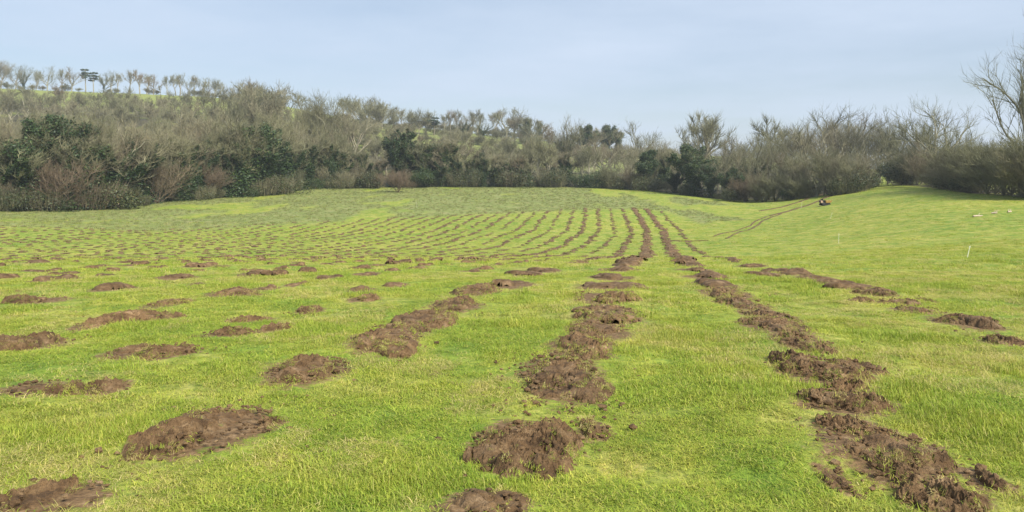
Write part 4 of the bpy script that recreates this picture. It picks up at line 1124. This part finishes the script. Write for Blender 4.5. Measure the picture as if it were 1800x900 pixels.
rgp = np.random.default_rng(77)
gX, gY, gS = [], [], []
for d0, d1, n, s in [(2.6, 6, 14000, 0.8), (6, 12, 24000, 0.95), (12, 24, 30000, 1.25), (24, 60, 30000, 1.9), (60, 130, 24000, 3.0), (130, 235, 14000, 3.6)]:
    x, y = frustum_points(d0, d1, n, rgp)
    gX.append(x); gY.append(y); gS.append(np.full(n, s))
X = np.concatenate(gX); Y = np.concatenate(gY); S = np.concatenate(gS)
ns = soil_field(X, Y, [m for m in mounds if m[2] < 160], 1.0)
keep = (ns < 0.45 + 0.5 * rgp.random(len(X)) ** 2) & (wood_mask(X, Y) < 0.5)
sf = soil_field(X, Y, rest, 1.0); keep &= sf < 0.75
keep &= (fbm(X * 1.3 + 70, Y * 1.3, 71, 4) > 0.40) | (rgp.random(len(X)) < 0.35)
X, Y, S = X[keep], Y[keep], S[keep]
lush = fbm(X * 0.5, Y * 0.5, 41, 3)
clump = np.clip((fbm(X * 0.9 + 9, Y * 0.9, 47, 3) - 0.57) * 6, 0, 1)
strawy = fbm(X * 0.7, Y * 0.7, 53, 4)
hs = (0.12 + 0.9 * lush) * (1 + 1.8 * clump) * rgp.uniform(0.6, 1.3, len(X))
idx = np.where((strawy > 0.50) & (rgp.random(len(X)) < 0.62), 3 + rgp.integers(0, 2, len(X)), rgp.integers(0, 3, len(X)))
idx = np.where(clump > 0.4, rgp.integers(0, 3, len(X)), idx)
Sc = S * rgp.uniform(0.75, 1.25, len(X))
rot = np.stack([rgp.normal(0, 0.12, len(X)), rgp.normal(0, 0.12, len(X)), rgp.uniform(0, 6.28, len(X))], 1)
hk = np.where(S > 2.5, 0.42, np.where(S > 1.6, 0.62, np.where(S > 1.2, 0.66, 0.72)))
scl = np.stack([Sc, Sc, Sc * hs * hk], 1)
gp_ = [blade_tuft(f'grass_tuft_{i}', 46, 0.13, 0.03, 0.10, 0.0030, 1.5, M_GRASS, 600 + i) for i in range(3)] + [blade_tuft(f'grass_tuft_{3 + i}', 40, 0.12, 0.03, 0.09 + 0.06 * i, 0.0028 - 0.0006 * i, 1.7 - 0.3 * i, M_STRAW, 610 + i) for i in range(2)]
sh = np.array(shreds); nsh = len(sh)
rot = np.concatenate([rot, np.stack([rgp.normal(0, 0.6, nsh), rgp.normal(0, 0.6, nsh), rgp.uniform(0, 6.28, nsh)], 1)])
q = rgp.uniform(0.25, 0.7, nsh); scl = np.concatenate([scl, np.stack([q, q, q * rgp.uniform(0.5, 1.1, nsh)], 1)])
idx = np.concatenate([idx, rgp.choice([0, 1, 3, 4], nsh)])
scatter('grass', gp_, np.concatenate([np.stack([X, Y, gz(X, Y)], 1), sh]), rot, scl, idx, M_GRASS, 'short bright green grass covering the whole pasture', 'grass')

# rushes on the wet ground before the woods
x, y = frustum_points(92, 236, 60000, rgp)
k = (rush_mask(x, y) > 0.45) & (wood_mask(x, y) < 0.5) & (rgp.random(len(x)) < 0.55)
x, y = x[k], y[k]
rp = [blade_tuft(f'rush_tuft_{i}', 26, 0.34, 0.16, 0.48, 0.010, 0.8, M_RUSH, 700 + i) for i in range(3)]
s = rgp.uniform(0.6, 1.25, len(x))
scatter('rushes', rp, np.stack([x, y, gz(x, y)], 1), np.stack([x * 0, x * 0, rgp.uniform(0, 6.28, len(x))], 1), np.stack([s, s, s * rgp.uniform(0.6, 1.1, len(x))], 1), rgp.integers(0, 3, len(x)), M_RUSH, 'dull olive rushes in the wet ground before the trees', 'rushes')

# ------------------------------------------------------------------ the damp air of the valley
def haze():
    x0, x1, y0, y1, z0, z1 = -1120, 1120, -60, 1030, -30, 106
    V = [(x0, y0, z0), (x1, y0, z0), (x1, y1, z0), (x0, y1, z0), (x0, y0, z1), (x1, y0, z1), (x1, y1, z1), (x0, y1, z1)]
    Fc = [(0, 3, 2, 1), (4, 5, 6, 7), (0, 1, 5, 4), (1, 2, 6, 5), (2, 3, 7, 6), (3, 0, 4, 7)]
    m = bpy.data.materials.new('haze'); m.use_nodes = True
    n = m.node_tree.nodes; n.remove(n['Principled BSDF'])
    pv = n.new('ShaderNodeVolumePrincipled'); pv.inputs['Color'].default_value = (0.82, 0.88, 0.95, 1); pv.inputs['Density'].default_value = 0.00024
    pv.inputs['Anisotropy'].default_value = 0.2
    m.node_tree.links.new(pv.outputs[0], n['Material Output'].inputs['Volume'])
    m.cycles.volume_sampling = 'DISTANCE'
    o = obj('haze', mesh_from('haze', V, Fc, m)); tag(o, 'thin pale haze over the valley', 'haze', kind='stuff')
haze()
